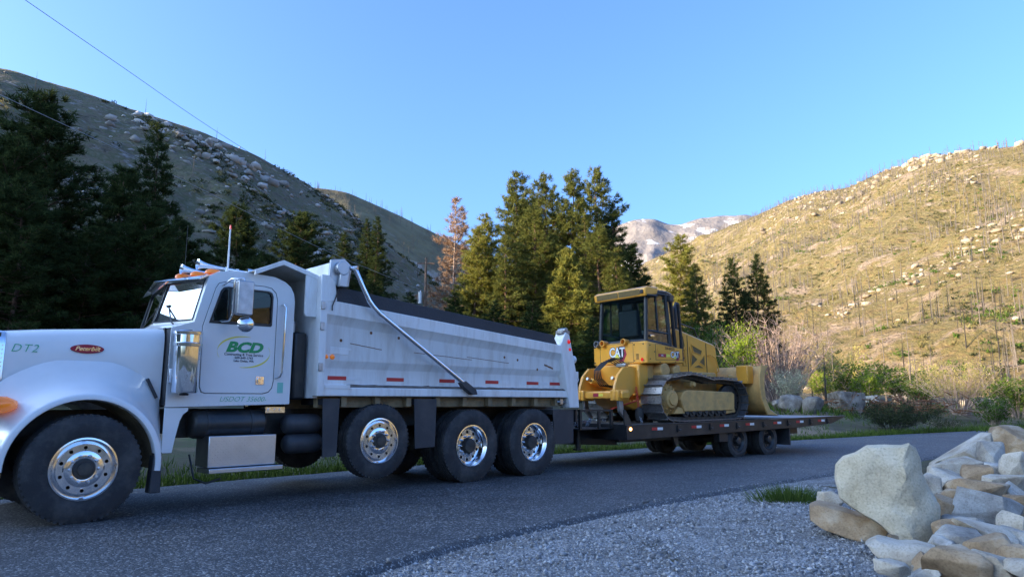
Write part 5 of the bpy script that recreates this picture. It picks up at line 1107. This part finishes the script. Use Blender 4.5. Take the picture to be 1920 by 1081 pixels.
# tarp housing, motor and swing arm
th_ = MB().prism([(2.62, 2.73), (2.86, 2.76), (2.90, 2.95), (2.80, 3.04), (2.64, 3.00)], -1.20, 1.20).build('tarp_housing', BP, truck, .012)
for s in (1, -1):
    MB().prism([(2.60, 2.70), (2.90, 2.70), (2.94, 2.98), (2.82, 3.07), (2.62, 3.03)], s * 1.20, s * 1.235).build('housing_end_plate', MAT['galv'], th_, .006)
    MB().cyl((2.77, s * 1.235, 2.925), (2.77, s * 1.31, 2.925), .095, .09, 24).build('tarp_motor', MAT['galv'], th_, .008)
    MB().prism([(2.74, 2.92), (2.88, 2.94), (2.84, 2.68), (2.72, 2.68)], s * 1.24, s * 1.30).build('gear_case', MAT['galv'], th_, .01)
    arm = MB().tube([(2.90, s * 1.30, 2.945), (2.93, s * 1.33, 2.93), (3.06, s * 1.33, 2.69), (3.16, s * 1.33, 2.53), (3.23, s * 1.33, 2.455), (3.34, s * 1.325, 2.37), (4.2, s * 1.31, 1.865), (4.90, s * 1.29, 1.455)], .033, 12).build('tarp_arm', PO, truck, smooth=60)
    MB().prism([(4.80, 1.47), (4.90, 1.50), (5.10, 1.38), (5.13, 1.30), (5.02, 1.30), (4.86, 1.40)], s * 1.235, s * 1.33).build('arm_spring_box', MAT['flap'], arm, .01)
    MB().cyl((2.86, s * 1.24, 2.945), (2.95, s * 1.36, 2.945), .03, .03, 10).build('arm_knuckle', MAT['steel'], arm)
MB().loft([[(t, l, topz(t) + .14 - (t - 2.7) * .035 + .10 * (1 - (l / 1.16) ** 2)) for l in np.linspace(-1.16, 1.16, 9)] for t in np.linspace(2.66, 7.0, 14)], False).build('tarp', MAT['tarp'], truck, smooth=60)
MB().tube([(2.78, 1.25, 2.70), (2.72, 1.26, 2.60), (2.70, 1.25, 2.52), (2.66, 1.25, 2.42), (2.66, 1.25, 2.36)], .008, 6).build('motor_cable', MAT['hose'], truck)
# ================================================================== flat-deck trailer
TA = R(52); hx, hy = 0.5637, 13.5262
trailer = empty('equipment_trailer', (hx, hy, 0), (0, 0, math.pi / 2 - TA), 'black flat-deck equipment trailer coupled behind the dump truck', 'trailer')
def dk(t): return .756 + .0091 * t
for s in (1, -1):
    MB().prism([(1.0, .492), (7.05, .60), (8.5, .662), (9.24, dk(9.24) - .012), (9.24, dk(9.24)), (1.0, dk(1.0))], s * 1.235, s * 1.27).build('deck_side_rail', BK, trailer, .006)
    MB().prism([(1.0, dk(1) - .02), (9.2, dk(9.2) - .02), (9.2, dk(9.2) + .006), (1.0, dk(1) + .006)], s * 1.20, s * 1.275).build('rub_rail', BK, trailer, .005)
    for i, (t, n) in enumerate(((1.86, 1), (3.07, 1), (4.01, 1), (4.95, 1), (6.04, 1), (7.01, 1), (8.0, 1))):
        z = dk(t) - .088; MB().box(t - .16, t + .0, s * 1.2705, s * 1.2735, z - .026, z + .026).build('red_reflector', MAT['red_tape'], trailer); MB().box(t, t + .16, s * 1.2705, s * 1.2735, z - .026, z + .026).build('white_reflector', MAT['white_tape'], trailer)
    for t in (2.5, 3.55, 4.5, 5.5, 6.5, 7.5, 8.3): MB().box(t - .05, t + .05, s * 1.27, s * 1.30, dk(t) - .17, dk(t) - .04).cyl((t - .03, s * 1.30, dk(t) - .13), (t + .03, s * 1.30, dk(t) - .13), .018, .018, 8).build('stake_pocket', BK, trailer)
    MB().lathe([(.03, 0), (.03, .01), (.018, .02), (.001, .022)], (1.10, s * 1.27, .695), (0, s, 0), 16).build('marker_lamp', MAT['amber_lit'], trailer, smooth=60)
    MB().prism([(1.0, .765), (1.22, .775), (1.03, 1.05), (1.0, 1.05)], s * 1.19, s * 1.22).build('front_gusset', BK, trailer)
    MB().box(1.6, 8.2, s * .45 - .05, s * .45 + .05, .40, .70).build('main_beam', BK, trailer)
    MB().prism([(.0, .42), (.35, .40), (1.7, .34), (1.7, .62), (.35, .70), (0, .60)], s * .30 - .05, s * .30 + .05).build('tongue_beam', BK, trailer, .006)
    MB().box(3.92, 4.22, s * 1.05, s * 1.2, .36, .55).build('toolbox', BK, trailer, .006)
    MB().prism([(2.55, .55), (2.75, .55), (2.72, .32), (2.66, .32)], s * 1.0, s * 1.06).build('landing_leg', BK, trailer)
    MB().prism([(6.60, .20), (6.64, .20), (6.64, .60), (6.60, .60)], s * .70, s * 1.22).build('mud_flap', MAT['flap'], trailer)
    for t in (4.61, 5.79):
        wheel(trailer, t, s * 1.19, .36, .362, .225, .22, 'trailer', BK, s, 8)
        q = tyre_mb((0, 0, 0), .362, .225, .22, 40).build('inner_tyre', RB, trailer, smooth=30); q.location = (t, -s * .94, .36); q.rotation_euler = (0, 0, 0 if s > 0 else math.pi)
for t in (4.61, 5.79): MB().cyl((t, -.9, .36), (t, .9, .36), .06, .06, 10).build('axle', MAT['chassis'], trailer)
for k in range(13): MB().box(1.03 + .475 * k, 1.47 + .475 * k, -1.20, 1.20, dk(1.25 + .475 * k) - .05, dk(1.25 + .475 * k) - .004).build('deck_plank', MAT['deck_wood'], trailer)
MB().prism([(7.21, dk(7.2) - .05), (9.2, dk(9.2) - .02), (9.2, dk(9.2) - .006), (7.21, dk(7.2) - .006)], -1.20, 1.20).build('tail_ramp', MAT['worn_steel'], trailer)
for t in np.arange(1.4, 8.6, .8): MB().box(t - .04, t + .04, -1.23, 1.23, .56 + .01 * t, dk(t) - .052).build('cross_member', BK, trailer)
MB().box(1.0, 1.03, -1.235, 1.235, .49, .78).build('deck_front', BK, trailer)
g_ = MB()
for l in (-.9, .9): g_.box(.14, 1.0, l - .025, l + .025, 1.02, 1.06).box(.14, .19, l - .025, l + .025, .70, 1.04).box(.62, .67, l - .02, l + .02, .70, 1.04).box(.95, 1.0, l - .025, l + .025, .70, 1.04)
g_.box(.14, .19, -.9, .9, 1.02, 1.06).box(.14, 1.0, -.9, .9, .69, .71).build('chain_rack', BK, trailer)
ch = MB(); r9 = random.Random(4)
for k in range(70): x, l = r9.uniform(.25, .92), r9.uniform(-.7, .8); z = .74 + r9.random() * .12; ch.lathe([(.030, -.009), (.038, 0), (.030, .009), (.022, 0)], (x, l, z), (r9.gauss(0, 1), r9.gauss(0, 1), r9.gauss(0, 1)), 8, True)
tag(ch.build('piled_chain', MAT['worn_steel'], trailer), None, None, None, 'stuff')
MB().lathe([(.075, -.03), (.10, 0), (.075, .03), (.05, 0)], (-.02, 0, .56), (0, 0, 1), 16, True).box(.02, .35, -.10, .10, .50, .62).build('pintle_eye', BK, trailer)
MB().cyl((.55, .42, .32), (.55, .42, .95), .05, .05, 12).box(.47, .63, .36, .48, .29, .32).build('jack', BK, trailer)
# ================================================================== bulldozer on the deck (blade towards the trailer tail)
Y, DY, WS = MAT['dozer_yellow'], MAT['dusty_yellow'], MAT['worn_steel']
dz0 = dk(0)
dozer = empty('bulldozer', (hx, hy, 0), (0, -.0091, math.pi / 2 - TA), 'yellow crawler bulldozer with enclosed cab, loaded on the trailer', 'bulldozer')
Z0 = dz0 + .012
SC, SR, IC, IR = (2.66, Z0 + .46), .40, (4.79, Z0 + .43), .375
def track_path():
    pts = []; seq = []
    def arc(c, r, a0, a1, n): return [(c[0] + r * math.cos(R(a0 + (a1 - a0) * k / n)), c[1] + r * math.sin(R(a0 + (a1 - a0) * k / n))) for k in range(n + 1)]
    zb = Z0 + .055
    pts += arc(SC, SR, 250, 85, 14); pts += [(2.95, SC[1] + SR + .035), (3.27, SC[1] + SR + .065), (3.6, SC[1] + SR + .03), (3.95, SC[1] + SR - .035), (4.3, IC[1] + IR + .03)]
    pts += arc(IC, IR, 92, -72, 14); pts += [(4.55, zb), (2.95, zb)]
    return np.array(pts + [pts[0]])
TPA = track_path(); TLn = np.r_[0, np.cumsum(np.linalg.norm(np.diff(TPA, axis=0), axis=1))]; NSH = 42
def tpos(d): d = d % TLn[-1]; return np.interp(d, TLn, TPA[:, 0]), np.interp(d, TLn, TPA[:, 1])
for s in (1, -1):
    tr = empty('track', (0, 0, 0)); tr.parent = dozer
    pitch = TLn[-1] / NSH
    sh = MB().box(-pitch * .53, pitch * .50, -.265, .265, .036, .050).box(-pitch * .50, -pitch * .40, -.265, .265, .05, .10)   # plate and grouser, z = outward
    for b in (-.09, -.045, .045, .09):
        for c_ in (-.02, .05): sh.cyl((c_, b, .05), (c_, b, .064), .011, .011, 6)
    shm = sh.mesh('track_shoe', 30); shm.materials.append(WS)
    lk = MB().box(-pitch * .56, pitch * .56, .055, .085, -.035, .036).box(-pitch * .56, pitch * .56, -.085, -.055, -.035, .036).cyl((-pitch * .5, -.09, 0), (-pitch * .5, .09, 0), .024, .024, 10); lkm = lk.mesh('track_link', 40); lkm.materials.append(MAT['chassis'])
    for k in range(NSH):
        d = pitch * k; x, z = tpos(d); x2, z2 = tpos(d + .04); x1, z1 = tpos(d - .04); a = math.atan2(z2 - z1, x2 - x1)
        for m_, n_ in ((shm, 'shoe'), (lkm, 'link')):
            o = link(bpy.data.objects.new(n_, m_), tr); o.location = (x, -s * .835, z); o.rotation_euler = (0, -a, 0)
    # sprocket, idler, rollers, track frame
    sp = MB()
    prof = []
    for k in range(44): a = 2 * math.pi * k / 44; r = (.345 if k % 2 else .295); prof.append((SC[0] + r * math.cos(a), SC[1] + r * math.sin(a)))
    sp.prism(prof, s * .80, s * .87); sp.lathe([(.27, .0), (.265, .05), (.20, .10), (.18, .16), (.13, .17), (.12, .20), (.001, .20)], (SC[0], s * .86, SC[1]), (0, s, 0), 32)
    so = sp.build('sprocket', DY, dozer, smooth=35)
    for k in range(12): a = 2 * math.pi * k / 12; MB().cyl((SC[0] + .225 * math.cos(a), s * .93, SC[1] + .225 * math.sin(a)), (SC[0] + .225 * math.cos(a), s * .965, SC[1] + .225 * math.sin(a)), .017, .017, 6).build('bolt', DY, so)
    MB().lathe([(.31, -.05), (.325, -.045), (.325, .045), (.31, .05), (.20, .06), (.12, .10), (.001, .10)], (IC[0], s * .835, IC[1]), (0, s, 0), 36).build('idler', MAT['chassis'], dozer, smooth=40)
    MB().prism([(3.02, Z0 + .20), (4.72, Z0 + .20), (4.78, Z0 + .28), (4.80, Z0 + .56), (4.72, Z0 + .60), (3.15, Z0 + .645), (3.02, Z0 + .60), (2.92, Z0 + .45)], s * .70, s * 1.03).build('track_frame', DY, dozer, .02)
    MB().prism([(2.72, Z0 + .16), (3.10, Z0 + .16), (3.10, Z0 + .26), (2.86, Z0 + .30)], s * .72, s * 1.0).prism([(4.50, Z0 + .13), (4.85, Z0 + .16), (4.80, Z0 + .28), (4.45, Z0 + .25)], s * .72, s * 1.0).build('roller_guard', DY, dozer, .01)
    for t in np.linspace(3.12, 4.42, 7): MB().lathe([(.06, -.16), (.105, -.155), (.105, -.09), (.075, -.08), (.075, .08), (.105, .09), (.105, .155), (.06, .16), (.05, .19), (.001, .19)], (t, s * .835, Z0 + .19), (0, s, 0), 16).build('track_roller', MAT['chassis'], dozer, smooth=40)
    MB().lathe([(.06, -.1), (.07, -.09), (.07, .09), (.06, .1), (.045, .16), (.001, .165)], (3.40, s * .87, SC[1] + SR - .10), (0, s, 0), 14).build('carrier_roller', DY, dozer, smooth=40)
    MB().box(4.20, 4.36, s * 1.03, s * 1.036, Z0 + .36, Z0 + .44).build('access_plate', DY, dozer, .004)
# main body
MB().box(2.35, 4.9, -.50, .50, Z0 + .30, Z0 + 1.05).build('main_frame', DY, dozer, .03)
for s in (1, -1): MB().cyl((2.66, s * .4, SC[1] + .1), (2.66, s * .72, SC[1] + .1), .33, .30, 24).build('final_drive', DY, dozer, .02)
zt = 2.43
body = MB().prism([(2.20, -.72), (2.24, -.785), (3.36, -.785), (3.42, -.72), (3.42, .72), (3.36, .785), (2.24, .785), (2.20, .72)], 1.955, 2.42, 'tl')
body.v = [(x, y, z - (.11 * (x - 2.2) if z > 2.2 else -.02 * (x - 2.2))) for x, y, z in body.v]; bo = body.build('rear_body', Y, dozer, .025)
MB().box(2.30, 3.5, -.60, .60, 1.62, 1.96).build('transmission_case', DY, dozer, .05)
for s in (1, -1):
    MB().cyl((2.75, s * .5, 1.82), (2.75, s * .80, 1.82), .17, .15, 20).cyl((3.15, s * .5, 1.80), (3.15, s * .78, 1.80), .14, .12, 20).build('hydraulic_case', DY, dozer, .02)
    MB().prism([(2.48, 2.04), (3.34, 2.06), (3.34, 2.29), (2.48, 2.36)], s * .7855, s * .790).build('side_cover', Y, bo, .003)
    MB().box(2.53, 2.64, s * .79, s * .796, 2.20, 2.29).build('side_latch', Y, bo, .004)
    MB().box(2.55, 2.80, s * .791, s * .7925, 2.095, 2.165).build('rental_tag', MAT['cat_red'], bo); MB().prism([(2.80, 2.095), (2.93, 2.105), (2.93, 2.155), (2.80, 2.165)], s * .791, s * .7925).build('tag_arrow', MAT['yellow_logo'], bo)
    text_mb('NC', .05, lambda u, v, w_: (2.675 + u * s, s * (.7935 + w_), 2.13 + v), 0, .001, .0006).build('tag_lettering', MAT['cat_white'], bo, smooth=0)
    text_mb('20N003S', .085, lambda u, v, w_: (2.92 + u * s, s * (.7915 + w_), 2.275 - .05 * u * s + v), .1, .001, .0008).build('unit_number', MAT['cat_black'], bo, smooth=0)
def cat_logo(place, k, parent):
    """hexagon badge, white letters, yellow triangle"""
    hx_ = [(-.02, -.5), (.72, -.62), (1.02, -.1), (.78, .52), (.1, .52), (-.02, .3)]
    def pl(poly, d0, d1, m, n):
        mb = MB(); mb.loft([[place(u * k, v * k, d) for u, v in poly] for d in (d0, d1)]); mb.build(n, m, parent, smooth=0)
    pl([(.30, -.60), (.72, -.66), (1.08, -.12), (.86, .50), (.50, .52)], .001, .0022, MAT['cat_red'], 'badge_hexagon'); pl([(.20, -.46), (.66, -.48), (.88, -.05), (.72, .50), (.30, .50)], .0022, .003, MAT['cat_black'], 'badge_shadow')
    for dx_, m, n, off, dd in ((.02, MAT['cat_black'], 'badge_outline', .055 * k, .003), (0, MAT['cat_white'], 'badge_letters', .018 * k, .0045)):
        text_mb('CAT', .98 * k, lambda u, v, w_: place(.12 * k + u, v + .03 * k, dd + w_), 0, off, .0006, .86, 'CENTER', .88).build(n, m, parent, smooth=0)
    pl([(-.18, -.42), (.42, -.42), (.12, .02)], .0055, .0062, MAT['yellow_logo'], 'badge_triangle')
cat_logo(lambda u, v, w_: (2.1995 - w_, -.08 + u, 2.20 + v), .29, bo)
for s in (1,): cat_logo(lambda u, v, w_: (3.06 + u, .7905 + w_, 2.145 + v), .18, bo)
for s in (1, -1):
    MB().plate([(2.47, 2.03), (3.35, 2.05), (3.35, 2.30), (2.47, 2.37)], [[(2.478, 2.038), (3.342, 2.058), (3.342, 2.292), (2.478, 2.362)]], s * .7852, s * .7875).build('panel_seam', MAT['chassis'], bo)
    for q, (a, b) in enumerate(((2.30, 2.05), (2.30, 2.33), (2.44, 2.20), (3.39, 2.10), (3.39, 2.26), (2.6, 1.99), (3.1, 2.0))): MB().cyl((a, s * .785, b), (a, s * .796, b), .012, .012, 6).build('bolt', MAT['chassis'], bo)
MB().plate([(-.55, 1.99), (.42, 1.99), (.42, 2.40), (-.55, 2.40)], [[(-.542, 1.998), (.412, 1.998), (.412, 2.392), (-.542, 2.392)]], 2.1975, 2.2005, 'lz').build('panel_seam', MAT['chassis'], bo)
lv = MB()
for k in range(5): lv.box(2.195, 2.2005, .50, .565, 2.05 + .024 * k, 2.062 + .024 * k)
lv.build('louvre', MAT['cat_black'], bo); MB().cyl((2.2, .66, 2.04), (2.19, .66, 2.04), .035, .035, 16).build('rear_reflector', MAT['red_lens'], bo)
for l in (-.60, -.42, .20): MB().lathe([(.055, -.10), (.07, -.10), (.07, .05), (.04, .08), (.001, .085)], (2.22, l, 2.42), (1, 0, -.1), 18).cyl((2.26, l, 2.42), (2.28, l, 2.34), .03, .03, 8).build('work_light', Y if l > -.5 else MAT['cab_trim'], bo, smooth=45)
for l in (-.72, -.70, .70, .45): 
    for z in (2.02, 2.36): MB().cyl((2.201, l, z), (2.19, l, z), .014, .014, 8).build('bolt', MAT['chassis'], bo)
# cab: dark posts with glass between, yellow air unit at the rear of the roof
def cabp(t, l, z): return (t, l, z)
zb0, zr = 2.40, 3.47
base = [(2.33, -.66), (2.33, .66), (3.05, .70), (3.52, .46), (3.52, -.46), (3.05, -.70)]; topc = [(2.40, -.64), (2.40, .64), (3.0, .66), (3.36, .50), (3.36, -.50), (3.0, -.66)]
cabd = empty('cab', (0, 0, 0)); cabd.parent = dozer
def zbase(t): return 2.43 - .115 * (t - 2.2)
for i in range(6):
    (a, b), (c_, d) = base[i], topc[i]; MB().tube([(a, b, zbase(a) - .02), (c_, d, zr)], .045, 8).build('cab_post', BK, cabd, smooth=60)
    j = (i + 1) % 6; (a2, b2), (c2, d2) = base[j], topc[j]
    MB().face([(a, b, zbase(a)), (a2, b2, zbase(a2)), (c2, d2, zr), (c_, d, zr)]).build('cab_window', MAT['dozer_glass'] if i in (0, 3) else MAT['sky_tint_glass'], cabd)
    MB().tube([(a, b, zbase(a) + .02), (a2, b2, zbase(a2) + .02)], .04, 8).build('window_sill', BK, cabd, smooth=60); MB().tube([(c_, d, zr - .02), (c2, d2, zr - .02)], .04, 8).build('window_header', BK, cabd, smooth=60)
for s in (1, -1):
    MB().tube([(2.36, s * .665, 2.66), (3.04, s * .695, 2.60)], .018, 6).tube([(2.70, s * .683, 2.64), (2.68, s * .655, zr)], .022, 6).build('door_frame', BK, cabd); MB().box(2.42, 2.54, s * .69, s * .72, 2.52, 2.56).build('door_handle', PO, cabd, .005)
    MB().box(3.02, 3.14, s * .66, s * .78, 3.30, 3.44).tube([(3.05, s * .6, 3.45), (3.08, s * .72, 3.44)], .012, 6).build('cab_mirror', BK, cabd, .01)
roof = MB().prism([(2.36, -.66), (2.36, .66), (3.0, .70), (3.40, .53), (3.40, -.53), (3.0, -.70)], 3.46, 3.535, 'tl').build('cab_roof', BK, cabd, .03)
MB().prism([(2.27, 3.36), (2.64, 3.42), (2.68, 3.575), (2.34, 3.575), (2.25, 3.53)], -.76, .76).build('roof_air_unit', Y, roof, .03)
for a, b in ((-.66, -.03), (.0, .60)):
    MB().prism([(2.252, 3.515), (2.266, 3.40), (2.256, 3.40), (2.242, 3.515)], a, b).build('air_grille', MAT['grille_mesh'], roof)
MB().box(2.30, 2.60, -.80, .80, 3.36, 3.40).build('roof_eave', BK, roof, .015); MB().box(2.235, 2.26, .62, .70, 3.42, 3.50).build('roof_lamp', BK, roof, .006)
MB().box(2.60, 3.05, -.27, .27, 2.35, 2.62).prism([(2.52, 2.55), (2.68, 2.58), (2.62, 3.12), (2.50, 3.14)], -.27, .27).prism([(2.50, 3.12), (2.60, 3.12), (2.58, 3.30), (2.50, 3.30)], -.15, .15).build('operator_seat', MAT['seat_cloth'], cabd, .04)
MB().box(3.15, 3.45, -.40, .40, 2.30, 2.75).build('console', MAT['cab_trim'], cabd, .04); MB().box(2.3, 3.5, -.62, .62, 2.25, 2.29).build('cab_floor', BK, cabd)
# engine hood with perforated side panels
hood2 = MB().prism([(3.50, 1.62), (4.98, 1.62), (5.02, 1.80), (4.98, 2.40), (4.90, 2.47), (3.62, 2.76), (3.50, 2.76)], -.47, .47).build('engine_hood', Y, dozer, .03)
for s in (1, -1):
    for poly in ([(3.68, 2.66), (3.80, 2.62), (3.84, 2.40), (3.74, 2.22), (3.66, 2.30)], [(3.72, 2.10), (3.86, 2.34), (3.88, 1.95), (3.74, 1.95)], [(4.06, 2.44), (4.46, 2.30), (4.40, 2.20), (4.12, 2.27)], [(4.00, 2.38), (4.08, 2.22), (4.28, 2.10), (4.02, 1.93)], [(4.44, 2.14), (4.54, 2.22), (4.54, 1.94), (4.30, 2.04)], [(4.10, 1.92), (4.50, 1.90), (4.30, 2.0)]):
        MB().prism(poly, s * .466, s * .4745).build('hood_grille', MAT['grille_mesh'], hood2)
        cxp = sum(p[0] for p in poly) / len(poly); MB().plate(poly, [shrink(poly, .02)], s * .47, s * .482).build('grille_rim', Y, hood2)
    MB().tube([(3.93, s * .474, 2.63), (3.93, s * .474, 1.70)], .008, 5).tube([(4.60, s * .474, 2.48), (4.60, s * .474, 1.70)], .008, 5).build('panel_seam', MAT['chassis'], hood2)
    MB().tube([(4.66, s * .47, 2.20), (4.68, s * .54, 2.22), (4.86, s * .54, 2.14), (4.96, s * .54, 1.85), (4.94, s * .47, 1.82)], .014, 8).build('grab_rail', Y, hood2)
    MB().tube([(3.75, s * .40, 2.73), (3.78, s * .40, 2.90), (4.3, s * .40, 2.80), (4.38, s * .40, 2.60)], .016, 8).build('hood_handrail', BK, hood2, smooth=60)
MB().tube([(3.70, .34, 2.6), (3.70, .34, 3.10), (3.72, .34, 3.22), (3.80, .34, 3.36)], [.06, .06, .065, .06], 14).build('exhaust_stack', BK, dozer, smooth=60); MB().cyl((3.85, .0, 2.66), (3.85, 0, 2.86), .13, .13, 20).build('precleaner', MAT['rust'], dozer)
MB().tube([(3.50, .60, 3.30), (3.60, .56, 2.6), (3.62, .56, 2.05)], .035, 10).build('hose_conduit', BK, dozer, smooth=60)
# blade and push frame
prof = [(5.62, 1.955), (5.50, 1.86), (5.42, 1.66), (5.40, 1.42), (5.45, 1.18), (5.58, .98), (5.86, dk(5.8) + .03)]; back_ = [(t - .05, z) for t, z in prof[::-1]]
bl = MB().prism(prof + back_, -1.36, 1.36).build('blade', DY, dozer, .006)  # dusty paint on blade and end plates also stands in for their shading
for s in (1, -1):
    MB().prism([(5.34, 1.96), (5.63, 1.96), (5.50, 1.86), (5.43, 1.66), (5.41, 1.42), (5.46, 1.18), (5.60, .96), (5.88, dk(5.8) + .03), (5.48, dk(5.5) + .06), (5.26, 1.25), (5.24, 1.7)], s * 1.36, s * 1.40).build('blade_end_plate', DY, bl, .006)
    MB().prism([(2.95, Z0 + .30), (3.10, Z0 + .42), (5.30, Z0 + .42), (5.36, Z0 + .30), (5.36, Z0 + .16), (5.1, Z0 + .20)], s * .46, s * .54).build('push_arm', DY, dozer, .015)
    MB().cyl((4.75, s * .30, 2.0), (5.30, s * .34, 1.55), .055, .055, 14).cyl((5.25, s * .34, 1.58), (5.40, s * .35, 1.46), .03, .03, 10).build('lift_cylinder', DY, dozer, smooth=50)
    MB().cyl((4.98, s * .75, 1.72), (5.40, s * .95, 1.62), .045, .045, 12).build('tilt_cylinder', DY, dozer, smooth=50)
    MB().box(5.16, 5.40, s * .85, s * 1.15, 1.55, 1.97).build('blade_bracket', Y, bl, .02)
MB().box(5.06, 5.42, -.7, .7, 1.30, 1.62).build('blade_frame', Y, bl, .03); MB().prism([(5.60, .95), (5.90, dk(5.9) + .02), (5.94, dk(5.9) + .02), (5.66, .97)], -1.38, 1.38).build('cutting_edge', WS, bl)
# ripper at the rear
MB().box(1.55, 1.78, -.68, .68, 1.24, 1.40).build('ripper_beam', Y, dozer, .03)
for l in (-.50, .50):
    MB().prism([(1.48, 1.22), (1.84, 1.22), (2.20, 1.45), (2.24, 1.86), (2.02, 1.90), (1.78, 1.88), (1.60, 1.72), (1.50, 1.48)], l - .035, l + .035).build('ripper_bracket', Y, dozer, .01)
    MB().box(1.50, 1.82, l - .12, l + .12, 1.20, 1.42).build('shank_pocket', Y, dozer, .02)
    MB().prism([(1.60, 1.21), (1.72, 1.21), (1.74, 1.0), (1.86, .84), (1.80, .83), (1.62, .98)], l - .035, l + .035).build('ripper_shank', MAT['steel'], dozer, .008)
    MB().cyl((1.66, l - .13, 1.31), (1.66, l + .13, 1.31), .035, .035, 12).build('pin', MAT['steel'], dozer)
    MB().cyl((1.72, l * .72, 1.62), (2.30, l * .72, 1.42), .06, .06, 14).build('ripper_cylinder', Y, dozer, smooth=50); MB().cyl((1.60, l * .72, 1.665), (1.76, l * .72, 1.607), .032, .032, 12).build('cylinder_rod', MAT['steel'], dozer, smooth=50)
MB().box(2.12, 2.42, -.62, .62, 1.30, 1.95).build('ripper_mount', Y, dozer, .03); MB().prism([(1.8, 1.25), (2.3, 1.18), (2.45, 1.05), (2.2, 1.02), (1.9, 1.12)], -.4, .4).build('drawbar', Y, dozer, .02)
MB().box(1.543, 1.549, -.14, .02, 1.285, 1.355).build('beam_tag', MAT['cat_red'], dozer); MB().box(1.543, 1.549, .02, .14, 1.295, 1.345).build('beam_tag_arrow', MAT['yellow_logo'], dozer)
for k in range(5): MB().tube([(2.16, .02 + .07 * k, 1.92), (2.05, -.10 + .06 * k, 2.02 + .015 * k), (1.92, -.24 + .07 * k, 2.00 + .02 * k), (1.80 - .02 * k, -.34 + .06 * k, 1.84), (1.80 - .02 * k, -.34 + .07 * k, 1.66), (1.90, -.28 + .06 * k, 1.52), (2.12, -.16 + .05 * k, 1.48)], .0125, 8).build('hydraulic_hose', MAT['hose'], dozer, smooth=60)
MB().box(2.05, 2.20, .05, .32, 1.90, 1.97).build('hose_manifold', MAT['steel'], dozer, .01)
# tie-down chain with red binder behind the near track
chn = empty('tie_down_chain', (hx, hy, 0), (0, 0, math.pi / 2 - TA), 'red tie-down chain and binder at the rear of the bulldozer track', 'chain')
pth = [(2.06, .58, 1.48), (2.06, .60, 1.30), (2.04, .64, 1.12), (1.98, .72, .96), (1.92, .82, .80)]
for i in range(22):
    f_ = i / 21 * 4; k = min(3, int(f_)); q = np.array(pth[k]) * (1 - f_ + k) + np.array(pth[k+1]) * (f_ - k); MB().lathe([(.020, -.007), (.028, 0), (.020, .007), (.013, 0)], tuple(q), (1, 0, 0) if i % 2 else (0, 1, .2), 8, True).build('chain_link', MAT['red_chain'] if i < 14 else WS, chn)
MB().tube([(2.04, .60, 1.22), (1.86, .36, 1.12), (1.70, .2, 1.05)], .016, 6).build('binder_strap', MAT['red_chain'], chn)
MB().lathe([(.001, 0), (.07, .02), (.09, .12), (.08, .26), (.001, .30)], (2.0, .70, .80), (0, 0, 1), 12).build('chain_bundle', MAT['chassis'], chn)
